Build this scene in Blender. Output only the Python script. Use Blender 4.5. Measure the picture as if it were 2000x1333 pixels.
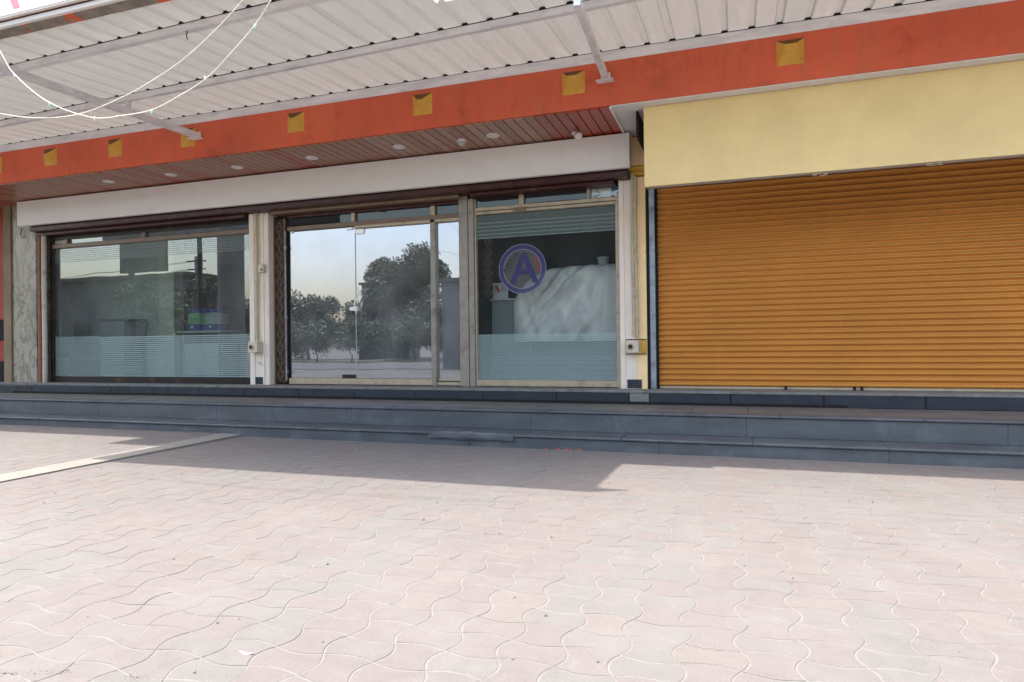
import bpy, bmesh, math, random
from mathutils import Vector, Matrix, noise as mnoise

for o in list(bpy.data.objects):
    bpy.data.objects.remove(o, do_unlink=True)
SC = bpy.context.scene
COL = SC.collection
R = math.radians
rnd = random.Random(7)

# ------------------------------------------------------------------ camera
cam_d = bpy.data.cameras.new('camera')
cam = bpy.data.objects.new('camera', cam_d)
COL.objects.link(cam)
cam_d.sensor_width = 36.0
cam_d.lens = 36.0 * 1290.37 / 2000.0
cam_d.clip_start = 0.05
cam_d.clip_end = 2000.0
YAW, PIT, ROL = R(18.838), R(0.2245), R(-0.6709)
F = Vector((-math.sin(YAW) * math.cos(PIT), math.cos(YAW) * math.cos(PIT), math.sin(PIT)))
RT = Vector((math.cos(YAW), math.sin(YAW), 0))
UP = RT.cross(F)
R2 = math.cos(ROL) * RT + math.sin(ROL) * UP
U2 = -math.sin(ROL) * RT + math.cos(ROL) * UP
CAM = Vector((0, -8.85, 1.174))
m = Matrix((R2, U2, -F)).transposed().to_4x4()
m.translation = CAM
cam.matrix_world = m
SC.camera = cam

# ------------------------------------------------------------------ sky, sun, exposure
LIGHT = Vector((1.58, 0.7, -4.4)).normalized()      # the way the sunlight travels
SUN_EL = math.asin(-LIGHT.z)
to_sun = -LIGHT
world = bpy.data.worlds.new('World')
SC.world = world
world.use_nodes = True
wn = world.node_tree
bg = wn.nodes['Background']
sky = wn.nodes.new('ShaderNodeTexSky')
sky.sky_type = 'NISHITA'
sky.sun_disc = False
sky.sun_elevation = SUN_EL
sky.sun_rotation = math.atan2(to_sun.x, to_sun.y)
sky.air_density = 1.35
sky.dust_density = 4.0
sky.ozone_density = 1.0
wn.links.new(sky.outputs[0], bg.inputs[0])
bg.inputs[1].default_value = 0.15
sun_d = bpy.data.lights.new('sun', 'SUN')
sun_d.energy = 2.0
sun_d.angle = R(0.6)
sun_d.color = (1.0, 0.94, 0.86)
sun = bpy.data.objects.new('sun', sun_d)
COL.objects.link(sun)
sun.location = (-8, -6, 20)
sun.rotation_euler = LIGHT.to_track_quat('-Z', 'Y').to_euler()
SC.view_settings.view_transform = 'Standard'
SC.view_settings.look = 'None'
SC.view_settings.exposure = 1.85
SC.view_settings.gamma = 1.0
SC.view_settings.use_curve_mapping = False
SC.cycles.max_bounces = 10
SC.cycles.diffuse_bounces = 5
SC.cycles.transparent_max_bounces = 24


# ------------------------------------------------------------------ helpers: materials
def srgb(r, g, b):
    def c(v):
        v /= 255.0
        return v / 12.92 if v <= 0.04045 else ((v + 0.055) / 1.055) ** 2.4
    return (c(r), c(g), c(b))


class NT:
    def __init__(s, name):
        s.m = bpy.data.materials.new(name)
        s.m.use_nodes = True
        s.t = s.m.node_tree
        s.b = s.t.nodes['Principled BSDF']
        s.geo = None

    def n(s, typ, **kw):
        nd = s.t.nodes.new(typ)
        for k, v in kw.items():
            setattr(nd, k, v)
        return nd

    def l(s, a, b):
        s.t.links.new(a, b)

    def pos(s, scale=(1, 1, 1), loc=(0, 0, 0)):
        g = s.n('ShaderNodeNewGeometry')
        mp = s.n('ShaderNodeMapping')
        mp.inputs['Scale'].default_value = scale
        mp.inputs['Location'].default_value = loc
        s.l(g.outputs['Position'], mp.inputs['Vector'])
        return mp.outputs[0]

    def noise(s, scale, detail=4, rough=0.55, vec=None, st=(1, 1, 1)):
        nd = s.n('ShaderNodeTexNoise')
        nd.inputs['Scale'].default_value = scale
        nd.inputs['Detail'].default_value = detail
        nd.inputs['Roughness'].default_value = rough
        s.l(vec if vec else s.pos(st), nd.inputs['Vector'])
        return nd.outputs['Fac']

    def ramp(s, fac, stops):
        r = s.n('ShaderNodeValToRGB')
        e = r.color_ramp.elements
        while len(e) < len(stops):
            e.new(0.5)
        for i, (p, c) in enumerate(stops):
            e[i].position = p
            e[i].color = (c, c, c, 1) if isinstance(c, (int, float)) else (*c, 1)
        s.l(fac, r.inputs[0])
        return r.outputs[0]

    def mix(s, fac, a, b, mode='MIX'):
        x = s.n('ShaderNodeMix', data_type='RGBA', blend_type=mode)
        for sock, v in ((x.inputs[0], fac), (x.inputs[6], a), (x.inputs[7], b)):
            if isinstance(v, (int, float)):
                sock.default_value = v
            elif isinstance(v, (tuple, list)):
                sock.default_value = (*v, 1)
            else:
                s.l(v, sock)
        return x.outputs[2]

    def color(s, c):
        if isinstance(c, tuple):
            s.b.inputs['Base Color'].default_value = (*c, 1)
        else:
            s.l(c, s.b.inputs['Base Color'])

    def bump(s, h, strength=0.3, dist=0.01):
        b = s.n('ShaderNodeBump')
        b.inputs['Strength'].default_value = strength
        b.inputs['Distance'].default_value = dist
        s.l(h, b.inputs['Height'])
        s.l(b.outputs[0], s.b.inputs['Normal'])

    def set(s, rough=0.6, metal=0.0, spec=0.5):
        if isinstance(rough, (int, float)):
            s.b.inputs['Roughness'].default_value = rough
        else:
            s.l(rough, s.b.inputs['Roughness'])
        s.b.inputs['Metallic'].default_value = metal
        s.b.inputs['Specular IOR Level'].default_value = spec
        return s.m


def simple(name, col, rough=0.6, var=0.12, scale=6.0, bump=0.0, bscale=80.0, metal=0.0, spec=0.4, dirt=None, dscale=3.0, dlo=0.55, dhi=0.75):
    """base colour varied by a noise, optional second colour of dirt in patches, optional fine relief"""
    t = NT(name)
    a = tuple(max(0, v * (1 - var)) for v in col)
    b = tuple(min(1, v * (1 + var)) for v in col)
    c = t.mix(t.ramp(t.noise(scale, 5), [(0.3, 0.0), (0.7, 1.0)]), a, b)
    if dirt:
        c = t.mix(t.ramp(t.noise(dscale, 7, 0.65), [(dlo, 0.0), (dhi, 1.0)]), c, dirt)
    t.color(c)
    if bump:
        t.bump(t.noise(bscale, 3), bump, 0.004)
    return t.set(rough, metal, spec)


# ------------------------------------------------------------------ helpers: meshes
class MB:
    def __init__(s):
        s.v, s.f, s.mi = [], [], []

    def quad(s, *pts, mi=0):
        i = len(s.v)
        s.v += [tuple(p) for p in pts]
        s.f.append(tuple(range(i, i + len(pts))))
        s.mi.append(mi)
        return s

    def box(s, x0, x1, y0, y1, z0, z1, mi=0, bev=0.0):
        if bev:
            bm = bmesh.new()
            bmesh.ops.create_cube(bm, size=1)
            for v in bm.verts:
                v.co = Vector(((x0 + x1) / 2 + v.co.x * (x1 - x0), (y0 + y1) / 2 + v.co.y * (y1 - y0), (z0 + z1) / 2 + v.co.z * (z1 - z0)))
            bmesh.ops.bevel(bm, geom=list(bm.edges), offset=bev, segments=1 if bev < 0.012 else 2, affect='EDGES')
            s.bm(bm, mi)
            return s
        i = len(s.v)
        s.v += [(x0, y0, z0), (x1, y0, z0), (x1, y1, z0), (x0, y1, z0), (x0, y0, z1), (x1, y0, z1), (x1, y1, z1), (x0, y1, z1)]
        for q in ((0, 3, 2, 1), (4, 5, 6, 7), (0, 1, 5, 4), (1, 2, 6, 5), (2, 3, 7, 6), (3, 0, 4, 7)):
            s.f.append(tuple(i + k for k in q))
            s.mi.append(mi)
        return s

    def bm(s, bm, mi=0):
        i = len(s.v)
        bm.verts.index_update()
        s.v += [tuple(v.co) for v in bm.verts]
        for f in bm.faces:
            s.f.append(tuple(i + v.index for v in f.verts))
            s.mi.append(mi)
        bm.free()
        return s

    def tube(s, pts, r, seg=8, mi=0, caps=True):
        pts = [Vector(p) for p in pts]
        rs = r if isinstance(r, (list, tuple)) else [r] * len(pts)
        base = len(s.v)
        prev = None
        for k, p in enumerate(pts):
            d = (pts[min(k + 1, len(pts) - 1)] - pts[max(k - 1, 0)]).normalized()
            if prev is None:
                a = d.cross(Vector((0, 0, 1)))
                if a.length < 0.05:
                    a = d.cross(Vector((1, 0, 0)))
            else:
                a = prev - d * prev.dot(d)
            a.normalize()
            prev = a
            b = d.cross(a)
            for j in range(seg):
                t = 2 * math.pi * j / seg
                s.v.append(tuple(p + (a * math.cos(t) + b * math.sin(t)) * rs[k]))
        for k in range(len(pts) - 1):
            for j in range(seg):
                s.f.append((base + k * seg + j, base + k * seg + (j + 1) % seg, base + (k + 1) * seg + (j + 1) % seg, base + (k + 1) * seg + j))
                s.mi.append(mi)
        if caps:
            s.f.append(tuple(base + j for j in range(seg))[::-1])
            s.f.append(tuple(base + (len(pts) - 1) * seg + j for j in range(seg)))
            s.mi += [mi, mi]
        return s

    def bar(s, a, b, w, h, mi=0, up=(0, 0, 1)):
        """rectangular bar from a to b, w across, h along up"""
        a, b = Vector(a), Vector(b)
        d = (b - a).normalized()
        x = d.cross(Vector(up)).normalized()
        u = x.cross(d)
        i = len(s.v)
        for p in (a, b):
            for sx, su in ((-1, -1), (1, -1), (1, 1), (-1, 1)):
                s.v.append(tuple(p + x * sx * w / 2 + u * su * h / 2))
        for q in ((0, 1, 2, 3), (7, 6, 5, 4), (0, 4, 5, 1), (1, 5, 6, 2), (2, 6, 7, 3), (3, 7, 4, 0)):
            s.f.append(tuple(i + k for k in q))
            s.mi.append(mi)
        return s

    def lathe(s, prof, c=(0, 0, 0), seg=24, mi=0, axis='Z'):
        i = len(s.v)
        for r, z in prof:
            for j in range(seg):
                t = 2 * math.pi * j / seg
                p = (r * math.cos(t), r * math.sin(t), z)
                if axis == 'Y':
                    p = (p[0], p[2], p[1])
                s.v.append((c[0] + p[0], c[1] + p[1], c[2] + p[2]))
        for k in range(len(prof) - 1):
            for j in range(seg):
                s.f.append((i + k * seg + j, i + k * seg + (j + 1) % seg, i + (k + 1) * seg + (j + 1) % seg, i + (k + 1) * seg + j))
                s.mi.append(mi)
        s.f.append(tuple(i + j for j in range(seg))[::-1])
        s.f.append(tuple(i + (len(prof) - 1) * seg + j for j in range(seg)))
        s.mi += [mi, mi]
        return s

    def mesh(s, name, mats, smooth=False):
        me = bpy.data.meshes.new(name)
        me.from_pydata(s.v, [], s.f)
        for x in (mats if isinstance(mats, (list, tuple)) else [mats]):
            me.materials.append(x)
        me.polygons.foreach_set('material_index', s.mi)
        if smooth:
            me.polygons.foreach_set('use_smooth', [True] * len(s.f))
        bm = bmesh.new()
        bm.from_mesh(me)
        bmesh.ops.recalc_face_normals(bm, faces=bm.faces)
        bm.to_mesh(me)
        bm.free()
        me.update()
        return me

    def build(s, name, mats, parent=None, smooth=False):
        return link(name, s.mesh(name, mats, smooth), parent)


def link(name, data, parent=None, loc=None):
    o = bpy.data.objects.new(name, data)
    COL.objects.link(o)
    if loc is not None:
        o.location = loc
    if parent is not None:
        o.parent = parent
        # parents are never rotated here: keep world coordinates
        p, off = parent, Vector((0, 0, 0))
        while p is not None:
            off += p.location
            p = p.parent
        o.location = o.location - off
    return o


def thing(name, label, cat, loc=(0, 0, 0), group=None):
    o = bpy.data.objects.new(name, None)
    COL.objects.link(o)
    o.location = loc
    o.empty_display_size = 0.2
    return tag(o, label, cat, group)


def tag(o, label=None, cat=None, group=None, kind=None):
    if label:
        o['label'] = label
    if cat:
        o['category'] = cat
    if group:
        o['group'] = group
    if kind:
        o['kind'] = kind
    return o


def text_mesh(txt, size, extrude, bold=False, shear=0.0):
    cu = bpy.data.curves.new('lettering', 'FONT')
    cu.body = txt
    cu.size = size
    cu.extrude = extrude
    cu.shear = shear
    cu.align_x = 'CENTER'
    cu.align_y = 'CENTER'
    if bold:
        cu.offset = size * 0.02
    ob = bpy.data.objects.new('tmp', cu)
    COL.objects.link(ob)
    dg = bpy.context.evaluated_depsgraph_get()
    me = bpy.data.meshes.new_from_object(ob.evaluated_get(dg))
    bpy.data.objects.remove(ob, do_unlink=True)
    bpy.data.curves.remove(cu)
    return me


def wall_text(name, txt, size, x, y, z, mat, parent, rot=0.0, extrude=0.0008, bold=False):
    """lettering standing upright in a plane of constant Y, read from -Y"""
    me = text_mesh(txt, size, extrude, bold)
    me.transform(Matrix.Translation((x, y, z)) @ Matrix.Rotation(R(90), 4, 'X') @ Matrix.Rotation(R(rot), 4, 'Z'))
    me.materials.clear()
    me.materials.append(mat)
    return link(name, me, parent)


# ------------------------------------------------------------------ materials
M = {}


def paver_mat(name, col):
    t = NT(name)
    big = t.ramp(t.noise(1.1, 4), [(0.3, 0.0), (0.7, 1.0)])
    c = t.mix(big, tuple(v * 0.93 for v in col), tuple(v * 1.06 for v in col))
    mid = t.ramp(t.noise(9, 6, 0.7), [(0.35, 0.0), (0.65, 1.0)])
    c = t.mix(mid, c, tuple(min(1, v * 1.1) for v in col))
    pale = t.ramp(t.noise(2.3, 6, 0.7), [(0.5, 0.0), (0.72, 1.0)])
    dust = t.n('ShaderNodeMath', operation='MULTIPLY')
    t.l(pale, dust.inputs[0])
    dust.inputs[1].default_value = 0.6
    c = t.mix(dust.outputs[0], c, (0.205, 0.190, 0.178))
    spk = t.ramp(t.noise(160, 2, 0.6), [(0.32, 0.78), (0.5, 1.0)])
    c = t.mix(1.0, c, spk, 'MULTIPLY')
    t.color(c)
    t.bump(t.noise(120, 4, 0.7), 0.35, 0.003)
    return t.set(0.85, spec=0.25)


PV = [(0.365, 0.312, 0.295), (0.355, 0.300, 0.290), (0.385, 0.328, 0.295), (0.350, 0.315, 0.312), (0.330, 0.328, 0.312), (0.350, 0.345, 0.335)]
for i, c in enumerate(PV):
    mean = (0.366, 0.333, 0.310)
    c = tuple((v * 0.40 + mm * 0.60) * 0.455 for v, mm in zip(c, mean))
    M['paver%d' % i] = paver_mat('concrete_paver_%s' % ['pink', 'rose', 'salmon', 'mauve', 'grey', 'pale_grey'][i], c)
M['joint'] = simple('joint_sand', (0.205, 0.190, 0.178), 0.95, 0.10, 30, 0.5, 200, dirt=(0.13, 0.118, 0.105), dscale=1.9, dlo=0.5, dhi=0.7)
M['cream_conc'] = simple('cream_concrete_band', (0.235, 0.218, 0.192), 0.9, 0.08, 5, 0.3, 150)
M['earth'] = simple('dusty_earth', (0.10, 0.095, 0.082), 0.95, 0.3, 0.6, 0.4, 20, dirt=(0.05, 0.06, 0.038), dscale=0.35)
M['asphalt'] = simple('old_asphalt', (0.075, 0.075, 0.075), 0.85, 0.15, 2, 0.4, 90)


def slate(name, col, spk=0.5, rough=0.35):
    t = NT(name)
    c = t.mix(t.ramp(t.noise(1.6, 6, 0.6, st=(1, 1, 5)), [(0.3, 0.0), (0.7, 1.0)]), tuple(v * 0.78 for v in col), tuple(v * 1.25 for v in col))
    dust = t.ramp(t.noise(3.2, 8, 0.75), [(0.5, 0.0), (0.78, 0.7)])
    c = t.mix(dust, c, tuple(v * 1.9 + 0.02 for v in col))
    s = t.ramp(t.noise(260, 2, 0.6), [(0.35, 1 - spk), (0.6, 1.15)])
    c = t.mix(1.0, c, s, 'MULTIPLY')
    t.color(c)
    t.bump(t.noise(40, 6, 0.7), 0.25, 0.002)
    rr = t.ramp(t.noise(5, 5), [(0.3, rough), (0.7, rough + 0.25)])
    return t.set(rr, spec=0.5)


M['slate'] = slate('blue_grey_slate', (0.070, 0.080, 0.089), 0.25, 0.38)
M['slate_tread'] = slate('worn_slate_tread', (0.076, 0.083, 0.093), 0.2, 0.42)
M['granite'] = slate('dark_speckled_granite', (0.018, 0.024, 0.036), 0.7, 0.45)
M['beige_floor'] = simple('dusty_beige_stone', (0.17, 0.155, 0.135), 0.6, 0.15, 3, 0.2, 60, dirt=(0.10, 0.105, 0.11), dscale=2, dlo=0.45)
M['cement'] = simple('grey_cement', (0.21, 0.20, 0.185), 0.9, 0.2, 7, 0.5, 60, dirt=(0.09, 0.085, 0.08), dscale=4)


def orange_paint():
    t = NT('weathered_orange_paint')
    base = (0.68, 0.130, 0.065)
    c = t.mix(t.ramp(t.noise(0.8, 5), [(0.3, 0.0), (0.7, 1.0)]), tuple(v * 0.86 for v in base), tuple(v * 1.12 for v in base))
    st = t.ramp(t.noise(7, 6, 0.7, st=(1, 1, 0.12)), [(0.5, 0.0), (0.72, 0.55)])
    c = t.mix(st, c, srgb(196, 112, 84))
    st2 = t.ramp(t.noise(5, 7, 0.75, st=(1.3, 1, 0.25)), [(0.5, 0.0), (0.85, 0.45)])
    c = t.mix(st2, c, srgb(150, 66, 42))
    soot = t.ramp(t.noise(1.7, 8, 0.7), [(0.56, 0.0), (0.72, 0.55)])
    c = t.mix(soot, c, srgb(140, 62, 42))
    chip = t.ramp(t.noise(22, 9, 0.85, st=(1, 1, 0.35)), [(0.68, 0.0), (0.72, 0.7)])
    c = t.mix(chip, c, srgb(215, 175, 150))
    t.color(c)
    t.bump(t.noise(60, 6, 0.7, st=(1, 1, 0.6)), 0.45, 0.004)
    return t.set(0.72, spec=0.3)


M['orange'] = orange_paint()


def stucco(name, col, var, bump, scale=90, mscale=3.0):
    t = NT(name)
    c = t.mix(t.ramp(t.noise(mscale, 6, 0.6), [(0.3, 0.0), (0.7, 1.0)]), tuple(v * (1 - var) for v in col), tuple(min(1, v * (1 + var)) for v in col))
    g = t.ramp(t.noise(scale, 3, 0.7), [(0.3, 0.9), (0.6, 1.04)])
    c = t.mix(1.0, c, g, 'MULTIPLY')
    t.color(c)
    t.bump(t.noise(scale, 4, 0.7), bump, 0.004)
    return t.set(0.85, spec=0.25)


M['white_stucco'] = stucco('off_white_textured_board', (0.86, 0.82, 0.785), 0.03, 0.5)
M['yellow_stucco'] = stucco('pale_yellow_textured_board', srgb(236, 210, 152), 0.07, 0.5, 110, 2.2)
M['lilac'] = stucco('lilac_white_soffit_paint', (0.76, 0.73, 0.73), 0.05, 0.2, 60)
M['pink_wall'] = stucco('pinkish_white_plaster', (0.70, 0.62, 0.57), 0.05, 0.3, 60)
M['pil_orange'] = simple('apricot_paint', srgb(246, 212, 160), 0.7, 0.08, 3, 0.2, 60, dirt=srgb(226, 172, 104), dscale=5)
M['pil_yellow'] = simple('ochre_paint', srgb(206, 158, 66), 0.7, 0.12, 6, 0.2, 60, dirt=srgb(120, 80, 30), dscale=9)


def dirty_white():
    t = NT('stained_white_paint')
    base = (0.85, 0.745, 0.64)
    c = t.mix(t.ramp(t.noise(2.0, 5), [(0.3, 0.0), (0.7, 1.0)]), tuple(v * 0.92 for v in base), tuple(v * 1.04 for v in base))
    st = t.ramp(t.noise(22, 6, 0.75, st=(1, 1, 0.05)), [(0.52, 0.0), (0.75, 0.45)])
    c = t.mix(st, c, srgb(170, 140, 95))
    ch = t.ramp(t.noise(38, 6, 0.8), [(0.67, 0.0), (0.71, 0.8)])
    c = t.mix(ch, c, srgb(120, 95, 70))
    t.color(c)
    t.bump(t.noise(50, 4), 0.3, 0.003)
    return t.set(0.65)


M['dirty_white'] = dirty_white()


def steel_white():
    t = NT('scuffed_white_primer_steel')
    base = (0.85, 0.82, 0.83)
    c = t.mix(t.ramp(t.noise(5, 7, 0.7, st=(0.5, 1, 2.5)), [(0.4, 0.0), (0.75, 1.0)]), base, (0.55, 0.54, 0.58))
    ch = t.ramp(t.noise(30, 6, 0.8), [(0.66, 0.0), (0.72, 0.7)])
    c = t.mix(ch, c, (0.26, 0.22, 0.20))
    t.color(c)
    t.bump(t.noise(70, 3), 0.2, 0.002)
    return t.set(0.55)


M['steel_white'] = steel_white()


def sheet_mat(nm='painted_corrugated_sheet', base=(0.42, 0.415, 0.395), tr=0.070):
    t = NT(nm)
    c = t.mix(t.ramp(t.noise(1.2, 5, 0.6, st=(3, 0.5, 1)), [(0.35, 0.0), (0.7, 1.0)]), tuple(v * 0.9 for v in base), tuple(v * 1.06 for v in base))
    gr = t.ramp(t.noise(2.6, 6, 0.7, st=(4, 0.35, 1)), [(0.5, 0.0), (0.72, 0.5)])
    c = t.mix(gr, c, (0.62, 0.63, 0.59))
    t.color(c)
    t.bump(t.noise(14, 3, st=(1, 0.3, 1)), 0.12, 0.004)
    t.set(0.42, spec=0.5)
    tl = t.n('ShaderNodeBsdfTranslucent')
    tl.inputs['Color'].default_value = (0.90, 0.86, 0.80, 1)
    mx = t.n('ShaderNodeMixShader')
    mx.inputs[0].default_value = tr
    t.l(t.b.outputs[0], mx.inputs[1])
    t.l(tl.outputs[0], mx.inputs[2])
    t.l(mx.outputs[0], t.t.nodes['Material Output'].inputs['Surface'])
    return t.m


M['sheet'] = sheet_mat()
M['sheet_rib'] = sheet_mat('dusty_sheet_rib', (0.37, 0.38, 0.35), 0.066)
M['dark'] = simple('black_parts_and_shade', (0.012, 0.010, 0.009), 0.9, 0.2, 4)


def wood(name, col, gloss):
    t = NT(name)
    c = t.mix(t.ramp(t.noise(9, 7, 0.7, st=(9, 0.6, 1)), [(0.3, 0.0), (0.7, 1.0)]), tuple(v * 0.65 for v in col), tuple(v * 1.3 for v in col))
    t.color(c)
    t.bump(t.noise(30, 4, st=(6, 0.6, 1)), 0.15, 0.002)
    return t.set(gloss, spec=0.5)


M['board0'] = wood('brown_laminate_board', (0.33, 0.155, 0.10), 0.33)
M['board1'] = wood('tan_laminate_board', (0.38, 0.215, 0.155), 0.33)
M['board2'] = wood('reddish_laminate_board', (0.33, 0.075, 0.045), 0.3)
M['board3'] = wood('red_laminate_board', (0.38, 0.05, 0.025), 0.28)
M['maroon'] = simple('maroon_gloss_paint', (0.055, 0.014, 0.011), 0.35, 0.35, 7, 0.5, 25, dirt=(0.16, 0.09, 0.07), dscale=5, dlo=0.55, dhi=0.85)
M['brown_al'] = simple('bronze_aluminium', (0.20, 0.125, 0.082), 0.4, 0.15, 8, spec=0.6, dirt=(0.11, 0.05, 0.03), dscale=4)
M['gold_al'] = simple('champagne_aluminium', (0.46, 0.375, 0.26), 0.38, 0.1, 10, spec=0.6, metal=0.15, dirt=(0.24, 0.17, 0.10), dscale=6)
M['grey_al'] = simple('grey_beige_aluminium', (0.30, 0.265, 0.225), 0.38, 0.12, 10, spec=0.6, metal=0.2, dirt=(0.14, 0.10, 0.07), dscale=6)
M['dark_frame'] = simple('black_brown_frame', (0.018, 0.012, 0.010), 0.4, 0.3, 8, dirt=(0.10, 0.05, 0.03), dscale=5)
M['chrome'] = simple('brushed_steel', (0.80, 0.78, 0.76), 0.34, 0.05, 20, metal=0.55)
M['galv'] = simple('galvanised_guide_steel', (0.30, 0.33, 0.37), 0.4, 0.25, 10, metal=0.5, dirt=(0.14, 0.09, 0.06), dscale=7)
M['glass_edge'] = simple('polished_glass_edge', (0.45, 0.50, 0.50), 0.2, 0.05, 10)


def shutter_mat():
    t = NT('ochre_brown_shutter_paint')
    base = (0.62, 0.268, 0.055)
    c = t.mix(t.ramp(t.noise(1.1, 5, 0.6), [(0.3, 0.0), (0.7, 1.0)]), tuple(v * 0.93 for v in base), tuple(v * 1.06 for v in base))
    t.bump(t.noise(1.3, 4), 0.5, 0.02)
    d = t.ramp(t.noise(6, 8, 0.75, st=(2.2, 1, 0.5)), [(0.52, 0.0), (0.8, 0.22)])
    c = t.mix(d, c, (0.30, 0.14, 0.05))
    t.color(c)
    return t.set(0.5, spec=0.35)


M['shutter'] = shutter_mat()


def marble():
    t = NT('veined_grey_marble')
    v = t.n('ShaderNodeTexNoise')
    v.inputs['Scale'].default_value = 1.4
    v.inputs['Detail'].default_value = 9
    v.inputs['Distortion'].default_value = 2.2
    t.l(t.pos((2.4, 1, 1)), v.inputs['Vector'])
    vein = t.ramp(v.outputs['Fac'], [(0.44, 0.0), (0.485, 1.0), (0.50, 1.0), (0.55, 0.0)])
    base = t.mix(t.noise(2.2, 5), (0.44, 0.40, 0.32), (0.28, 0.25, 0.19))
    c = t.mix(t.mix(0.6, (0, 0, 0), vein), base, (0.09, 0.075, 0.06))
    t.color(c)
    return t.set(0.3)


M['marble'] = marble()
M['beige_wall'] = simple('dusty_ochre_plaster', (0.24, 0.18, 0.11), 0.8, 0.2, 2, 0.3, 50)
M['red_wall'] = simple('deep_red_paint', (0.30, 0.03, 0.015), 0.6, 0.2, 3)
M['terracotta_pipe'] = simple('terracotta_pipe_paint', (0.30, 0.115, 0.07), 0.5, 0.2, 6, dirt=(0.08, 0.03, 0.02), dscale=6)
M['white_pipe'] = simple('grimy_white_pvc', (0.55, 0.52, 0.44), 0.5, 0.08, 6, dirt=(0.22, 0.17, 0.10), dscale=6)
M['conduit'] = simple('yellowed_conduit', (0.50, 0.415, 0.28), 0.5, 0.1, 8, dirt=(0.28, 0.18, 0.08), dscale=5)
M['box'] = simple('cream_metal_box', (0.62, 0.53, 0.41), 0.55, 0.06, 9, dirt=(0.35, 0.24, 0.13), dscale=12, dlo=0.62)
M['black'] = simple('black_plastic', (0.012, 0.012, 0.012), 0.4, 0.2, 9)
M['lamp_white'] = simple('white_lamp_plastic', (0.78, 0.74, 0.72), 0.35, 0.03, 9)
M['cable'] = simple('white_pvc_cable', (0.72, 0.66, 0.56), 0.45, 0.05, 9)
M['bulb_warm'] = simple('pink_bulb_cap', (0.75, 0.55, 0.47), 0.4, 0.05, 9)
M['bulb_green'] = simple('mint_bulb_cap', (0.45, 0.72, 0.60), 0.4, 0.05, 9)
M['banner'] = simple('white_flex_banner', (0.86, 0.86, 0.87), 0.5, 0.02, 4)
M['banner_red'] = simple('coral_red_print', srgb(238, 128, 138), 0.5, 0.03, 4)
M['lintel'] = simple('mildewed_lintel_concrete', (0.26, 0.225, 0.19), 0.9, 0.3, 9, 0.5, 60, dirt=srgb(215, 100, 62), dscale=3.2, dlo=0.52, dhi=0.56)
M['cream_strip'] = simple('cream_edge_strip', (0.78, 0.73, 0.68), 0.7, 0.04, 6)
M['tile_yellow'] = simple('ochre_glazed_tile', srgb(214, 162, 66), 0.55, 0.10, 7, 0.2, 60, dirt=srgb(150, 100, 40), dscale=9, dlo=0.62)


M['tile_top_shade'] = simple('shade_on_tile_top', srgb(112, 78, 36), 0.8, 0.25, 12)  # shade painted into the top facets of the tiles


def glass(name, refl, tint, rough=0.0, gcol=(0.9, 0.95, 0.95), dust=0.02):  # dust: diffuse veil added to put haze over the reflections
    m_ = bpy.data.materials.new(name)
    m_.use_nodes = True
    t = m_.node_tree
    t.nodes.remove(t.nodes['Principled BSDF'])
    out = t.nodes['Material Output']
    tr = t.nodes.new('ShaderNodeBsdfTransparent')
    tr.inputs[0].default_value = (*tint, 1)
    gl = t.nodes.new('ShaderNodeBsdfGlossy')
    gl.inputs['Roughness'].default_value = rough
    gl.inputs['Color'].default_value = (*gcol, 1)
    # a very slight waviness, as in float glass
    nz = t.nodes.new('ShaderNodeTexNoise')
    nz.inputs['Scale'].default_value = 1.1
    nz.inputs['Detail'].default_value = 1
    ge = t.nodes.new('ShaderNodeNewGeometry')
    t.links.new(ge.outputs['Position'], nz.inputs['Vector'])
    bp = t.nodes.new('ShaderNodeBump')
    bp.inputs['Strength'].default_value = 0.06
    bp.inputs['Distance'].default_value = 0.02
    t.links.new(nz.outputs['Fac'], bp.inputs['Height'])
    t.links.new(bp.outputs[0], gl.inputs['Normal'])
    fr = t.nodes.new('ShaderNodeFresnel')
    fr.inputs['IOR'].default_value = 1.45
    ad = t.nodes.new('ShaderNodeMath')
    ad.operation = 'ADD'
    ad.use_clamp = True
    t.links.new(fr.outputs[0], ad.inputs[0])
    ad.inputs[1].default_value = refl
    mx = t.nodes.new('ShaderNodeMixShader')
    t.links.new(ad.outputs[0], mx.inputs[0])
    t.links.new(tr.outputs[0], mx.inputs[1])
    t.links.new(gl.outputs[0], mx.inputs[2])
    df = t.nodes.new('ShaderNodeBsdfDiffuse')
    df.inputs[0].default_value = (0.62, 0.64, 0.63, 1)
    dn = t.nodes.new('ShaderNodeTexNoise')
    dn.inputs['Scale'].default_value = 2.5
    dn.inputs['Detail'].default_value = 7
    t.links.new(ge.outputs['Position'], dn.inputs['Vector'])
    mr = t.nodes.new('ShaderNodeMapRange')
    mr.inputs['From Min'].default_value = 0.3
    mr.inputs['From Max'].default_value = 0.75
    mr.inputs['To Min'].default_value = dust * 0.6  # dust here is the diffuse veil hazing the reflections
    mr.inputs['To Max'].default_value = dust * 1.6
    t.links.new(dn.outputs['Fac'], mr.inputs['Value'])
    m2 = t.nodes.new('ShaderNodeMixShader')
    t.links.new(mr.outputs[0], m2.inputs[0])
    t.links.new(mx.outputs[0], m2.inputs[1])
    t.links.new(df.outputs[0], m2.inputs[2])
    t.links.new(m2.outputs[0], out.inputs['Surface'])
    return m_


M['glass_door'] = glass('mirror_tinted_glass', 0.42, (0.45, 0.50, 0.50), gcol=(0.75, 0.77, 0.88), dust=0.15)  # dust: added veil hazing the reflections
M['glass_left'] = glass('green_tinted_glass', 0.17, (0.76, 0.86, 0.82), dust=0.06)  # dust: added veil hazing the reflections
M['glass_right'] = glass('clear_shop_glass', 0.02, (0.92, 0.96, 0.95))
M['glass_transom'] = glass('dark_transom_glass', 0.015, (0.30, 0.34, 0.33))


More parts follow.
